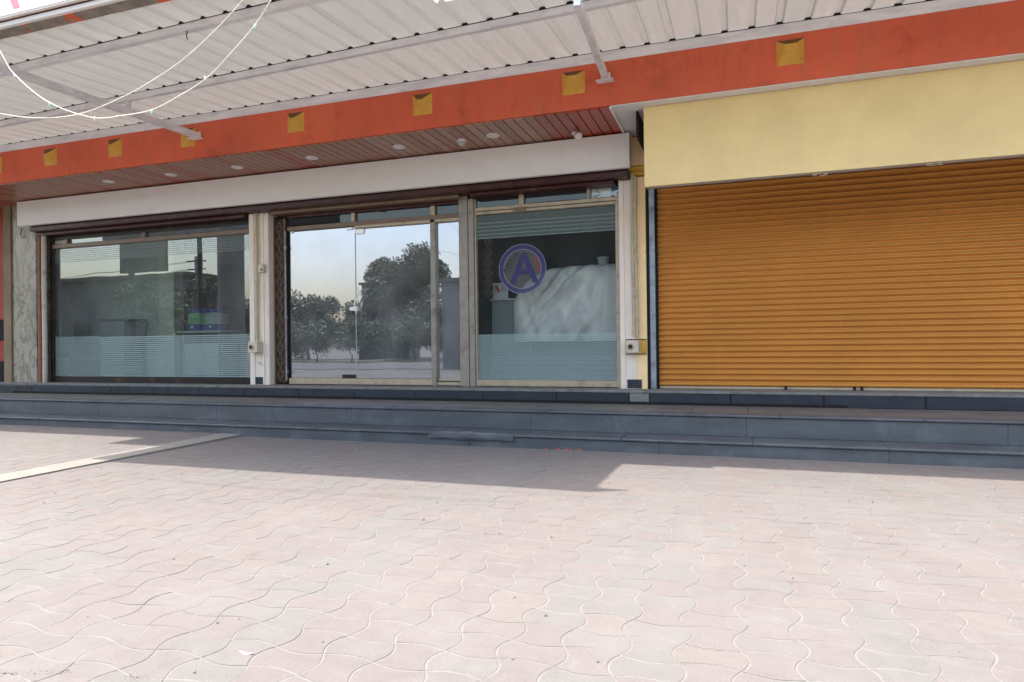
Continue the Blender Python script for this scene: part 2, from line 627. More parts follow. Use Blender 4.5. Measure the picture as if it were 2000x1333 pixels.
def film(name, col, alpha):
    m_ = bpy.data.materials.new(name)
    m_.use_nodes = True
    b = m_.node_tree.nodes['Principled BSDF']
    b.inputs['Base Color'].default_value = (*col, 1)
    b.inputs['Roughness'].default_value = 0.5
    b.inputs['Alpha'].default_value = alpha
    return m_


M['film'] = film('frosted_vinyl_film', (0.42, 0.56, 0.54), 0.62)
M['film_thin'] = film('thin_frosted_vinyl', (0.40, 0.52, 0.50), 0.30)
M['decal_blue'] = film('violet_blue_vinyl', (0.040, 0.034, 0.15), 0.80)
M['decal_disc'] = film('translucent_vinyl_disc', (0.30, 0.31, 0.30), 0.28)
M['decal_edge'] = film('pale_vinyl_edge', (0.40, 0.42, 0.55), 0.8)
M['decal_red'] = film('faded_red_vinyl', (0.30, 0.09, 0.07), 0.5)
M['decal_text'] = film('dark_vinyl_text', (0.02, 0.03, 0.03), 0.9)
M['paper'] = simple('white_paper', (0.72, 0.74, 0.74), 0.8, 0.05, 20)
M['paper_blue'] = simple('blue_print', (0.03, 0.12, 0.30), 0.7, 0.1, 20)
M['paper_red'] = simple('red_print', (0.55, 0.10, 0.07), 0.7, 0.1, 20)
M['ink'] = simple('dark_blue_ink', (0.02, 0.05, 0.11), 0.7, 0.1, 20)
M['room_wall'] = simple('dim_interior_paint', (0.30, 0.31, 0.28), 0.8, 0.08, 2)
M['room_dark'] = simple('dark_interior_paint', (0.055, 0.055, 0.040), 0.8, 0.2, 1.5)
M['room_brown'] = simple('brown_interior_panel', (0.09, 0.045, 0.03), 0.7, 0.2, 2)
M['room_floor'] = simple('interior_floor_tile', (0.30, 0.29, 0.27), 0.35, 0.1, 3)
M['partition'] = simple('greyish_partition_paint', (0.66, 0.68, 0.60), 0.7, 0.08, 2.5)
M['cream_col'] = simple('cream_interior_column', (0.80, 0.78, 0.66), 0.7, 0.05, 4)
def cloth_mat():
    t = NT('silver_white_cover_cloth')
    c = t.mix(t.ramp(t.noise(2.2, 6, 0.65), [(0.35, 0.0), (0.65, 1.0)]), (0.62, 0.625, 0.60), (0.80, 0.79, 0.76))
    t.color(c)
    w = t.n('ShaderNodeTexNoise')
    w.inputs['Scale'].default_value = 1.8
    w.inputs['Detail'].default_value = 6
    w.inputs['Distortion'].default_value = 1.6
    mp = t.n('ShaderNodeMapping')
    mp.inputs['Rotation'].default_value = (0, R(28), 0)
    mp.inputs['Scale'].default_value = (2.6, 1, 0.7)
    g_ = t.n('ShaderNodeNewGeometry')
    t.l(g_.outputs['Position'], mp.inputs['Vector'])
    t.l(mp.outputs[0], w.inputs['Vector'])
    t.bump(w.outputs['Fac'], 0.7, 0.05)
    return t.set(0.5)


M['cloth'] = cloth_mat()
M['counter'] = simple('grey_counter_laminate', (0.25, 0.30, 0.30), 0.4, 0.1, 4)
M['counter_top'] = simple('pale_counter_top', (0.62, 0.64, 0.62), 0.3, 0.05, 4)
M['lattice'] = simple('dark_walnut_lattice', (0.055, 0.030, 0.018), 0.45, 0.3, 12)
M['lattice_hi'] = simple('worn_lattice_rib', (0.17, 0.12, 0.085), 0.45, 0.3, 20)
M['blue_plastic'] = simple('royal_blue_plastic', (0.02, 0.05, 0.38), 0.3, 0.05, 6)
M['green_plastic'] = simple('pale_green_plastic', (0.25, 0.52, 0.28), 0.35, 0.05, 6)
M['pale_plastic'] = simple('pale_grey_plastic', (0.50, 0.56, 0.54), 0.35, 0.05, 6)
M['bark'] = simple('tree_bark', (0.085, 0.065, 0.05), 0.9, 0.3, 8, 0.6, 30)
for nm, c in (('leaf_a', (0.050, 0.068, 0.038)), ('leaf_b', (0.074, 0.095, 0.052)), ('leaf_c', (0.10, 0.125, 0.065))):
    M[nm] = simple(nm + '_foliage', c, 0.6, 0.25, 3)
M['conc_post'] = simple('grey_cast_concrete', (0.30, 0.295, 0.28), 0.85, 0.15, 3, 0.4, 40)
M['far_wall'] = simple('far_grey_render', (0.15, 0.148, 0.138), 0.85, 0.15, 1)
M['far_roof'] = simple('far_tile_roof', (0.15, 0.11, 0.09), 0.85, 0.2, 3)
M['far_window'] = simple('far_dark_window', (0.03, 0.035, 0.045), 0.2, 0.1, 3)

# ------------------------------------------------------------------ ground
STEP2, STEP1, KERBY = -1.80, -1.40, -0.39
Z1, Z2, Z3 = 0.15, 0.385, 0.52                    # lower tread, landing, kerb top
g = MB()
g.quad((-400, -400, -0.06), (400, -400, -0.06), (400, 400, -0.06), (-400, 400, -0.06))
tag(g.build('ground', M['earth']), 'bare dusty earth lot behind the camera, seen only in the glass', kind='structure')
road = MB()
road.box(-200, 200, -27, -20, -0.05, -0.03)
tag(road.build('road', M['asphalt']), 'grey asphalt road seen mirrored in the glass doors', kind='structure')

PX0, PX1, PY0, PY1 = -9.46, 6.5, -11.6, STEP2 + 0.05
PW, PH = 0.215, 0.165
pav = MB()
pav.quad((PX0, PY0, -0.0019), (PX1, PY0, -0.0019), (PX1, PY1, -0.0019), (PX0, PY1, -0.0019))
pavement = tag(pav.build('pavement', M['joint']), 'forecourt paved with pink and grey wavy interlocking pavers', kind='structure')


def paver_outline(par, nseg=6, gap=0.0042):
    """one 'dumbbell' paver: two opposite sides bulge, the other two pinch"""
    s = 1 if par else -1
    ax, ay = 0.030, 0.023
    pts = []
    for k in range(nseg):                                       # bottom, left to right
        t = k / nseg
        pts.append((t * PW, -s * ay * math.sin(math.pi * t)))
    for k in range(nseg):                                       # right, upward
        t = k / nseg
        pts.append((PW - s * ax * math.sin(math.pi * t), t * PH))
    for k in range(nseg):                                       # top, right to left
        t = k / nseg
        pts.append((PW - t * PW, PH + s * ay * math.sin(math.pi * t)))
    for k in range(nseg):                                       # left, downward
        t = k / nseg
        pts.append((s * ax * math.sin(math.pi * t), PH - t * PH))
    n = len(pts)
    out = []
    for k in range(n):
        a, b, c = pts[k - 1], pts[k], pts[(k + 1) % n]
        d = Vector((c[0] - a[0], c[1] - a[1])).normalized()
        nrm = Vector((-d.y, d.x))
        out.append((b[0] - PW / 2 + nrm.x * gap, b[1] - PH / 2 + nrm.y * gap))
    return out


def inset(pts, d):
    n = len(pts)
    o_ = []
    for k in range(n):
        a, b, c = pts[k - 1], pts[k], pts[(k + 1) % n]
        t = Vector((c[0] - a[0], c[1] - a[1])).normalized()
        o_.append((b[0] - t.y * d, b[1] + t.x * d))
    return o_


def add_paver(mb, cx, cy, par, z, tx, ty, mi, nseg=6):
    o1 = paver_outline(par, nseg)
    o2 = inset(o1, 0.0025)
    n = len(o1)
    i = len(mb.v)
    for (x, y), zz in [(p, -0.012) for p in o1] + [(p, -0.0014) for p in o1] + [(p, 0.0) for p in o2]:
        mb.v.append((cx + x, cy + y, z + zz + x * tx + y * ty))
    for r_ in (0, 1):
        for k in range(n):
            mb.f.append((i + r_ * n + k, i + r_ * n + (k + 1) % n, i + (r_ + 1) * n + (k + 1) % n, i + (r_ + 1) * n + k))
            mb.mi.append(mi)
    mb.f.append(tuple(i + 2 * n + k for k in range(n)))
    mb.mi.append(mi)


GREY_BANDS = [(-2.0, 0.26, -0.02), (-0.55, 0.27, 0.03), (-4.4, 0.30, 0.0), (-3.35, 0.14, 0.02), (0.55, 0.15, 0.0)]


def paver_kind(x, y, rr):
    for bx, bw, sl in GREY_BANDS:
        if abs(x - (bx + sl * (y + 6))) < bw and rr.random() < 0.72:
            return 4 if rr.random() < 0.7 else 5
    n_ = mnoise.noise(Vector((x * 0.5, y * 0.4, 3.1)))
    r_ = rr.random()
    if n_ > 0.28 and r_ < 0.5:
        return 4
    if r_ < 0.38:
        return 0
    if r_ < 0.66:
        return 1
    if r_ < 0.84:
        return 2 if n_ < 0.15 else 1
    if r_ < 0.95:
        return 3
    return 5


cells = []
NX, NY = int((PX1 - PX0) / PW), int((PY1 - PY0) / PH)
for i in range(NX):
    for j in range(NY):
        cx, cy = PX0 + (i + 0.5) * PW, PY1 - (j + 0.5) * PH
        if cx < -6.25:
            if cy > -5.9:                                       # the raised strip on the left has its own pavers
                continue
        d = Vector((cx, cy, 0)) - CAM
        dep = d.dot(F)
        size = 0
        if dep > 0.3:
            u = 1000 + 1290 * d.dot(R2) / dep
            v = 666 - 1290 * d.dot(U2) / dep
            if -80 < u < 2080 and v < 1400:
                size = 1.0 / (dep ** 2)
        cells.append((size, cx, cy, (i + j) % 2))
cells.sort(reverse=True)
pm = [M['paver%d' % i] for i in range(6)]
proto = {}
for par in (0, 1):
    for k in range(6):
        b_ = MB()
        add_paver(b_, 0, 0, par, 0, 0, 0, 0)
        proto[(par, k)] = b_.mesh('paver', pm[k])
rest = MB()
pr = random.Random(11)
for idx, (size, cx, cy, par) in enumerate(cells):
    k = paver_kind(cx, cy, pr)
    z = pr.uniform(-0.0007, 0.0012)
    tx, ty = pr.uniform(-0.004, 0.004), pr.uniform(-0.005, 0.005)
    if idx < 300:
        o = link('paver', proto[(par, k)], pavement, (cx, cy, z))
        o.rotation_euler = (ty, -tx, 0)
    else:
        add_paver(rest, cx, cy, par, z, tx, ty, k, 5)
o = rest.build('pavers', pm, pavement)
o['kind'] = 'stuff'

# raised strip on the left with its cream border
ramp = MB()
RX0, RX1 = -16.0, -6.16


def rz(y):
    return 0.006 + 0.024 * max(0.0, min(1.0, (y + 5.9) / 4.1))


ys = [-5.9, -4.9, -3.9, -2.9, STEP2 + 0.02]
for a, b in zip(ys, ys[1:]):
    ramp.quad((RX0, a, rz(a) - 0.0023), (RX1 - 0.34, a, rz(a) - 0.0023), (RX1 - 0.34, b, rz(b) - 0.0023), (RX0, b, rz(b) - 0.0023))
raised = tag(ramp.build('raised_path', M['joint']), 'slightly raised paved strip left of the steps', kind='structure')
bb = MB()
for a, b in zip(ys, ys[1:]):
    bb.quad((RX1 - 0.34, a, rz(a)), (RX1, a, rz(a)), (RX1, b, rz(b)), (RX1 - 0.34, b, rz(b)))
    bb.quad((RX1, a, rz(a)), (RX1, a, -0.03), (RX1, b, -0.03), (RX1, b, rz(b)))
    bb.quad((RX1 - 0.34, a, rz(a)), (RX1 - 0.34, a, -0.03), (RX1 - 0.34, b, -0.03), (RX1 - 0.34, b, rz(b)))
bb.quad((RX1 - 0.34, -5.9, rz(-5.9)), (RX1, -5.9, rz(-5.9)), (RX1, -5.9, -0.03), (RX1 - 0.34, -5.9, -0.03))
bb.build('border', M['cream_conc'], raised)
rp = MB()
for i in range(int((RX1 - 0.34 - RX0) / PW)):
    for j in range(int(4.0 / PH)):
        cx, cy = RX1 - 0.345 - (i + 0.5) * PW, STEP2 - (j + 0.5) * PH
        add_paver(rp, cx, cy, (i + j) % 2, rz(cy), 0, 0.018, [0, 1, 3, 3, 1, 5][pr.randrange(6)], 4)
o = rp.build('pavers', pm, raised)
o['kind'] = 'stuff'

# ------------------------------------------------------------------ steps
steps = thing('entrance_steps', 'long flight of dark blue slate steps running along the whole shopfront', 'steps', (-3, -1.2, 0))
SX0, SX1 = -16.0, 6.5


def stones(name, x0, x1, w, y0, y1, z0, z1, mat, parent, bev=0.004, seed=1, gap=0.003, jit=0.002):
    q = random.Random(seed)
    x = x0
    while x < x1 - 0.05:
        ww = min(w * q.uniform(0.93, 1.07), x1 - x)
        b_ = MB()
        dy = q.uniform(-jit, jit)
        b_.box(x + gap / 2, x + ww - gap / 2, y0 + dy, y1, z0, z1 + q.uniform(-jit, jit) * 0.5, bev=bev)
        b_.build(name, mat, parent)
        x += ww


core = MB()
core.box(SX0, SX1, STEP2 + 0.03, 4.0, -0.05, Z1 - 0.05)
core.box(SX0, SX1, STEP1 + 0.03, 4.0, Z1 - 0.05, Z2 - 0.05)
core.build('core', M['cement'], steps)
stones('riser_stone', -7.15, SX1, 2.1, STEP2, STEP2 + 0.025, -0.02, Z1 - 0.030, M['slate'], steps, seed=2, gap=0.0008, jit=0.0)
stones('riser_stone', SX0, -7.15, 2.1, STEP2, STEP2 + 0.025, 0.03, Z1 - 0.030, M['slate'], steps, seed=12)
stones('tread_stone', SX0, SX1, 1.25, STEP2 - 0.022, STEP1 + 0.025, Z1 - 0.028, Z1, M['slate_tread'], steps, bev=0.008, seed=3, gap=0.0012, jit=0.0006)
stones('riser_stone', SX0, SX1, 2.3, STEP1, STEP1 + 0.025, Z1 + 0.001, Z2 - 0.030, M['slate'], steps, seed=4, gap=0.0008, jit=0.0)
stones('nosing_stone', SX0, SX1, 1.25, STEP1 - 0.022, STEP1 + 0.20, Z2 - 0.028, Z2, M['slate_tread'], steps, bev=0.008, seed=5, gap=0.0012, jit=0.0006)
stones('landing_stone', SX0, SX1, 0.62, STEP1 + 0.203, KERBY + 0.02, Z2 - 0.028, Z2 - 0.002, M['beige_floor'], steps, bev=0.003, seed=6)
# cement repair on the lower nosing
rep = MB()
bm_ = bmesh.new()
bmesh.ops.create_grid(bm_, x_segments=22, y_segments=7, size=0.5)
for v in bm_.verts:
    x, y = v.co.x, v.co.y
    e = min(1, (0.5 - abs(x)) * 7) * min(1, (0.5 - abs(y)) * 4)
    w = mnoise.noise(Vector((x * 7, y * 3, 0)))
    v.co = Vector((-2.92 + x * 1.05, STEP2 - 0.026 - 0.006 * e + 0.004 * w, 0.10 + y * (0.085 + 0.03 * w) + 0.02))
rep.bm(bm_)
tb = MB()
rep.box(-3.28, -2.62, STEP2 - 0.027, STEP2 + 0.10, Z1 + 0.0005, Z1 + 0.007, bev=0.003)
rep.build('cement_repair', M['slate_tread'], steps)

# ------------------------------------------------------------------ the building
shop = thing('shop_building', 'single storey shop with orange beam, glazed showroom front and ochre shutter bay', 'building', (-5, 0, 0))


def P(name, mb, mat, parent=shop, **kw):
    return mb.build(name, mat, parent, **kw)


XL = -12.10                                                     # left jamb of the glazing
# kerb stones under the front (dark granite)
stones('kerb_stone', SX0, -1.32, 0.98, KERBY, 0.30, Z2 - 0.001, Z3, M['granite'], shop, seed=8, bev=0.006, gap=0.005)
stones('kerb_stone', -1.06, SX1, 0.98, KERBY, 0.30, Z2 - 0.001, Z3, M['granite'], shop, seed=9, bev=0.006, gap=0.005)
b = MB()
b.box(-1.315, -1.065, KERBY + 0.008, 0.30, Z2 - 0.001, Z3 - 0.004, bev=0.01)
P('broken_kerb_patch', b, M['cement'])
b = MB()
b.box(-12.5, 1.2, KERBY - 0.008, KERBY - 0.0025, Z2 - 0.001, Z2 + 0.032, bev=0.002)  # thin dark strip along the kerb foot
P('kerb_foot_strip', b, M['dark'])
b = MB()
b.box(SX0, SX1, KERBY + 0.09, 0.32, Z3 + 0.0005, Z3 + 0.035, bev=0.004)
P('threshold', b, M['cement'])
ZT = Z3 + 0.035                                                 # 0.555

# beam
b = MB()
b.box(SX0, 6.5, -1.25, -1.0, 3.917, 4.43, bev=0.004)
beam = P('beam', b, M['orange'])
beam['label'] = 'weathered orange beam studded with yellow pyramid tiles'
for cx in (-13.0, -11.58, -10.33, -8.96, -7.55, -5.68, -3.76, -1.79, 0.57, 2.6 + 0.6):
    q = MB()
    w, h, d = 0.137, 0.134, 0.09
    zc = 4.232 if cx < -11 else 4.235
    i0 = len(q.v)
    xo, yo = cx, -1.251
    o4 = [(xo - w, yo, zc - h), (xo + w, yo, zc - h), (xo + w, yo, zc + h), (xo - w, yo, zc + h)]
    k_ = 0.42 if cx > -3 else 0.25
    i4 = [(xo - w * k_, yo - d, zc - h * k_ * 0.6), (xo + w * k_, yo - d, zc - h * k_ * 0.6), (xo + w * k_, yo - d, zc + h * k_), (xo - w * k_, yo - d, zc + h * k_)]
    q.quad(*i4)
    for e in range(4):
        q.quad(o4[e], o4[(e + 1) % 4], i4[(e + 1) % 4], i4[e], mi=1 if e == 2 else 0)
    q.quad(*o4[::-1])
    q.build('pyramid_tile', [M['tile_yellow'], M['tile_top_shade']], beam)
# slab over the veranda and the storey behind the canopy
b = MB()
b.box(SX0, 6.5, -0.995, 5.2, 4.02, 4.40)
P('slab', b, M['dark'])
b = MB()
b.box(SX0, 6.5, -0.99, -0.75, 4.41, 6.6)
P('upper_wall', b, M['pink_wall'])
# underside strip of the beam at the right, above the yellow board
b = MB()
b.box(-1.36, 6.5, -0.998, 0.32, 3.906, 4.015)
b.box(-1.36, 6.5, -1.240, -0.999, 3.906, 3.9155)
P('soffit_plaster', b, M['lilac'])

# timber-look soffit
sb = MB()
sb.box(SX0, -1.37, -0.995, 0.3, 3.93, 4.015)
soffit = P('soffit', sb, M['dark'])
soffit['label'] = 'soffit of narrow brown and red laminate boards with round lights'
x = -13.9
q = random.Random(5)
bw = 0.132
RED = [(-6.2, .25), (-5.75, .15), (-8.4, .2), (-9.0, .2), (-10.0, .2), (-7.0, .2)]
while x < -1.40:
    w = min(bw, -1.375 - x)
    o = MB()
    o.box(x + 0.006, x + w - 0.006, -1.238, 0.27, 3.893 + q.uniform(0, .002), 3.915, bev=0.003)
    cxx = x + w / 2
    mt = M['board1'] if cxx > -4.6 else M['board0']
    if cxx > -1.95:
        mt = M['board3']
    elif cxx > -2.3:
        mt = M['board2']
    elif q.random() < 0.26 and cxx < -4.8:
        mt = M['board2']
    elif q.random() < 0.3:
        mt = M['board0']
    o.build('board', mt, soffit)
    x += bw
b = MB()
b.box(-1.375, -1.345, -1.238, -0.02, 3.885, 3.904)
P('edge_trim', b, M['lamp_white'])

# downlights
for k, (lx, ly, lab) in enumerate(((-9.645, -.80, 'leftmost round white downlight in the boarded soffit'),
                                   (-8.39, -.76, 'second round white downlight from the left in the boarded soffit'),
                                   (-7.12, -.74, 'third round white downlight from the left in the soffit, over the first pilaster'),
                                   (-5.774, -.76, 'round white downlight in the soffit above the glass doors, left of centre'),
                                   (-4.351, -.78, 'round white downlight in the soffit above the right glass door'),
                                   (-2.981, -.78, 'rightmost flat round downlight, on tan soffit boards'))):
    t_ = thing('ceiling_light', lab, 'ceiling light', (lx, ly, 3.893), 'round downlights in the boarded soffit')
    a = MB()
    a.lathe([(0.062, -0.001), (0.062, -0.008), (0.085, -0.012), (0.088, -0.004), (0.088, 0.001)], (lx, ly, 3.892))
    a.build('rim', M['chrome'] if k % 2 else M['lamp_white'], t_, smooth=False)
    a = MB()
    a.lathe([(0.058, -0.009), (0.001, -0.011)], (lx, ly, 3.892))
    a.build('lens', M['lamp_white'], t_)
t_ = thing('security_camera', 'small white dome camera hanging from tan boards between two round lights', 'camera', (-3.437, -.75, 3.893))
a = MB()
a.lathe([(0.062, 0.0), (0.062, -0.025), (0.05, -0.032)], (-3.437, -.75, 3.892))
a.build('base', M['lamp_white'], t_)
a = MB()
a.lathe([(0.048, -0.030), (0.046, -0.050), (0.034, -0.068), (0.015, -0.077), (0.001, -0.079)], (-3.437, -.75, 3.892))
a.build('dome', M['pale_plastic'], t_, smooth=True)
t_ = thing('spotlight', 'small white spotlight on the red boards at the right end of the soffit', 'spotlight', (-1.95, -.5, 3.893))
a = MB()
a.lathe([(0.05, 0.0), (0.05, -0.02), (0.03, -0.025)], (-1.95, -.50, 3.892))
a.build('base', M['lamp_white'], t_)
a = MB()
a.tube([(-1.95, -.50, 3.87), (-1.93, -.53, 3.845), (-1.88, -.60, 3.81)], [0.02, 0.036, 0.045], 12)
a.build('lamp_head', M['lamp_white'], t_, smooth=False)

# wall over the glazing, header box
b = MB()
b.box(SX0, -1.10, 0.02, 0.30, 3.415, 3.925)
b.box(-1.10, 6.5, 0.32, 0.5, 3.30, 3.90)
P('wall_above_glazing', b, M['beige_wall'])
hd = MB()
hd.box(-12.30, -1.32, -0.22, 0.02, 3.335, 3.43, bev=0.012)
hd.box(-12.30, -7.56, -0.10, 0.10, 3.275, 3.333, bev=0.006)
hd.box(-3.60, -1.52, -0.12, 0.10, 3.285, 3.333, bev=0.006)
P('header', hd, M['maroon'])
hb = MB()
hb.box(-7.05, -3.78, -0.10, 0.10, 3.285, 3.333, bev=0.008)
hb.box(-7.05, -3.78, -0.13, 0.02, 3.352 - 0.0175, 3.37, bev=0.004)
P('header_trim', hb, M['brown_al'])

# left end: marble pillar, ochre wall, red wall
b = MB()
b.box(-12.98, -12.36, -0.06, 0.35, ZT - 0.02, 3.93, bev=0.008)
o = P('pillar', b, M['marble'])
o['label'] = 'pillar clad in veined grey marble at the left end'
b = MB()
b.box(-13.19, -12.985, -0.09, 0.35, ZT - 0.02, 3.93, bev=0.006)
P('side_wall', b, M['beige_wall'])
b = MB()
b.box(SX0, -13.195, 0.0, 0.35, 0.95, 3.93)
P('side_wall', b, M['red_wall'])
b = MB()
b.box(SX0, -13.195, -0.012, 0.34, ZT - 0.02, 0.948)
b.box(SX0, -13.195, -0.02, -0.002, 1.35, 1.75)
P('dado', b, M['dark'])
for nm, xx, rr, mt, lab in (('terracotta_pipe', -12.30, 0.036, 'terracotta_pipe', 'terracotta painted pipe beside the marble pillar'),
                            ('white_pipe', -12.185, 0.042, 'white_pipe', 'grimy white downpipe between terracotta pipe and dark window frame')):
    a = MB()
    a.tube([(xx, -0.03, ZT), (xx + .004, -0.03, 1.2), (xx - .003, -0.03, 2.2), (xx, -0.03, 3.40)], rr, 12)
    a.tube([(xx, -0.03, 2.3), (xx, -0.03, 2.36)], rr + 0.006, 12)
    tag(a.build('pipe', M[mt], smooth=False), lab, 'pipe')

# pilasters
def pilaster(x0, x1, nm, orange=False):
    a = MB()
    a.box(x0, x1, -0.05, 0.22, ZT - 0.004, 3.335, bev=0.008)
    o_ = P('pilaster', a, M['dirty_white'])
    o_['label'] = nm
    return o_


p1 = pilaster(-7.50, -7.13, 'stained white pilaster between the left window and the doors')
p2 = pilaster(-1.478, -1.262, 'stained white pilaster between right window and shutter')
for pp, a0, a1 in ((p1, -7.495, -7.40), (p1, -7.245, -7.215), (p2, -1.474, -1.41)):
    a = MB()
    a.box(a0, a1, -0.068, -0.045, ZT, 3.33, bev=0.004)
    a.build('raised_band', M['dirty_white'], pp)
a = MB()
a.box(-1.262, -1.125, -0.045, 0.25, ZT - 0.003, 3.36, bev=0.006)
P('apricot_jamb', a, M['pil_orange'])
a = MB()
a.box(-1.325, -1.13, -0.06, 0.25, 3.505, 3.96, bev=0.004)
P('apricot_jamb', a, M['pil_orange'])
a = MB()
a.box(-1.335, -1.122, -0.075, 0.25, 3.375, 3.43, bev=0.006)
a.box(-1.345, -1.115, -0.09, 0.25, 3.432, 3.50, bev=0.012)
P('capital', a, M['pil_yellow'])
for xx, pp in ((-7.33, p1), (-1.29, p2)):
    a = MB()
    a.box(xx - 0.10, xx + 0.09, -0.058, -0.03, ZT + 0.01, ZT + 0.125, bev=0.003)
    a.build('stone_base_patch', M['granite'], pp)
# small scribble on the first pilaster
a = MB()
for dx, dz in ((0, 0), (0.03, 0.01), (0.055, -0.01), (0.08, -0.02)):
    a.bar((-7.36 + dx, -0.052, 0.93 + dz), (-7.345 + dx, -0.052, 0.88 + dz), 0.006, 0.003, up=(0, 1, 0))
a.build('scribble', M['cement'], p1)


def conduit(x0, z0, z1, lab, dx=0.0):
    a = MB()
    y = -0.085
    a.tube([(x0, y, z0), (x0 + dx * 0.3, y, z0 + .6), (x0 + dx, y, z0 + 1.2), (x0 + dx * .6, y, z1)], 0.022, 10)
    for zz in (z0 + .04, z0 + 0.95, z1 - .35):
        a.tube([(x0 + dx * .5, y, zz), (x0 + dx * .5, y, zz + 0.03)], 0.028, 10)
    tag(a.build('conduit', M['conduit'], smooth=False), lab, 'conduit')


conduit(-7.335, 1.27, 3.33, 'yellowed conduit pipe down the pilaster left of the glass doors', 0.01)
conduit(-1.285, 1.25, 3.40, 'rusty cream conduit pipe down the pilaster beside the shutter', -0.012)
conduit(-1.245, 1.25, 3.36, 'thinner second conduit pipe beside the shutter, right of its twin', -0.012)


def lock_box(x, z, lab, w=0.18, h=0.18):
    t_ = thing('lock_box', lab, 'lock box', (x, -0.07, z), 'cream boxes on the pilasters')
    a = MB()
    a.box(x - w / 2, x + w / 2, -0.20, -0.068, z - h / 2, z + h / 2, bev=0.006)
    a.build('case', M['box'], t_)
    a = MB()
    a.lathe([(0.048, 0.0), (0.048, -0.010), (0.040, -0.012)], (x - w * .12, -0.20, z), 20, axis='Y')
    a.build('bezel', M['gold_al'], t_)
    a = MB()
    a.lathe([(0.030, -0.011), (0.028, -0.017), (0.012, -0.014), (0.001, -0.013)], (x - w * .12, -0.20, z), 16, axis='Y')
    a.build('keyhole', M['black'], t_)
    a = MB()
    for s_ in (-1, 1):
        for s2 in (-1, 1):
            a.lathe([(0.006, 0.0), (0.005, -0.004), (0.001, -0.005)], (x + s_ * w * .42, -0.20, z + s2 * h * .42), 8, axis='Y')
    a.build('screws', M['galv'], t_)


lock_box(-7.335, 1.165, 'cream box with round black lock on the pilaster left of the glass doors')
lock_box(-1.30, 1.115, 'cream box with round black lock on the pilaster beside the shutter', 0.165, 0.165)
b = MB()
b.box(-1.205, -1.13, -0.062, -0.04, 1.03, 1.20, bev=0.003)
P('jamb_patch', b, M['pil_yellow'])
b = MB()
b.box(-1.40, -1.13, -0.058, -0.044, 1.205, 1.215)
b.box(-1.40, -1.13, -0.058, -0.044, 1.012, 1.020)
P('crack', b, M['dark'])
t_ = thing('junction_box', 'small cream junction box high on the pilaster left of the doors', 'junction box', (-7.2, -0.07, 2.43))
a = MB()
a.box(-7.285, -7.175, -0.12, -0.052, 2.365, 2.495, bev=0.006)
a.build('case', M['box'], t_)
a = MB()
a.lathe([(0.016, 0), (0.014, -0.012), (0.001, -0.013)], (-7.205, -0.12, 2.41), 10, axis='Y')
a.build('knob', M['black'], t_)
t_ = thing('small_bulb', 'tiny round white bulb under the left end of the white board', 'bulb', (-12.75, -0.12, 3.30))
a = MB()
a.lathe([(0.001, -0.03), (0.022, -0.02), (0.03, 0.0), (0.022, 0.022), (0.012, 0.03)], (-12.70, -0.10, 3.29), 14)
a.build('glass_globe', M['lamp_white'], t_, smooth=True)
a = MB()
a.tube([(-12.70, -0.10, 3.315), (-12.70, -0.08, 3.45)], 0.008, 6)
a.build('flex', M['black'], t_)

# ------------------------------------------------------------------ fascia and yellow board
t_ = MB()
t_.box(-12.47, -1.285, -0.32, -0.245, 3.43, 3.893 - 0.02, bev=0.004)
fas = t_.build('fascia_board', M['white_stucco'])
tag(fas, 'long blank off-white textured board above the glazed front', 'signboard')
a = MB()
a.box(-12.40, -1.34, -0.243, 0.015, 3.46, 3.83)
a.build('backing_frame', M['dark'], fas)
yb = MB()
yb.box(-1.0, 6.4, -1.09, -1.04, 2.975, 3.903, bev=0.004)
yob = tag(yb.build('yellow_board', M['yellow_stucco']), 'big blank pale yellow textured board above the ochre shutter', 'signboard')
a = MB()
a.box(-0.98, 6.38, -1.085, -1.045, 2.952, 2.9735, bev=0.003)
a.build('edge_trim', M['brown_al'], yob)
a = MB()
a.box(-0.99, 6.38, -1.039, -1.02, 3.0, 3.88)
a.build('backing_frame', M['dark'], yob)
a = MB()
for xx in (0.85, 1.93):
    for j in range(9):
        r_ = random.Random(int(xx * 100) + j)
        px_, pz_ = xx + r_.uniform(-.07, .09), 2.955 + r_.uniform(-.012, .014)
        a.tube([(px_, -1.10, pz_), (px_ + r_.uniform(-.03, .03), -1.115, pz_ + r_.uniform(-.02, .01)), (px_ + r_.uniform(-.05, .05), -1.10, pz_ + r_.uniform(-.02, .02))], 0.004, 5)
a.build('wire_ties', M['conduit'], yob)
# inner dark gap between soffit and the yellow board
b = MB()
b.box(-1.10, -1.075, -1.0, 0.3, 3.60, 3.90)
P('gap_closure', b, M['dark'])
b = MB()
b.box(-1.30, -1.105, -0.02, 0.0, 3.965, 4.0)
P('gap_closure', b, M['dark'])
a = MB()
a.tube([(-1.28, -.08, 3.90), (-1.22, -.1, 3.875), (-1.17, -.1, 3.86), (-1.10, -.12, 3.865)], 0.006, 6)
tag(a.build('loose_wire', M['black']), 'short black wire above the apricot jamb', 'wire')

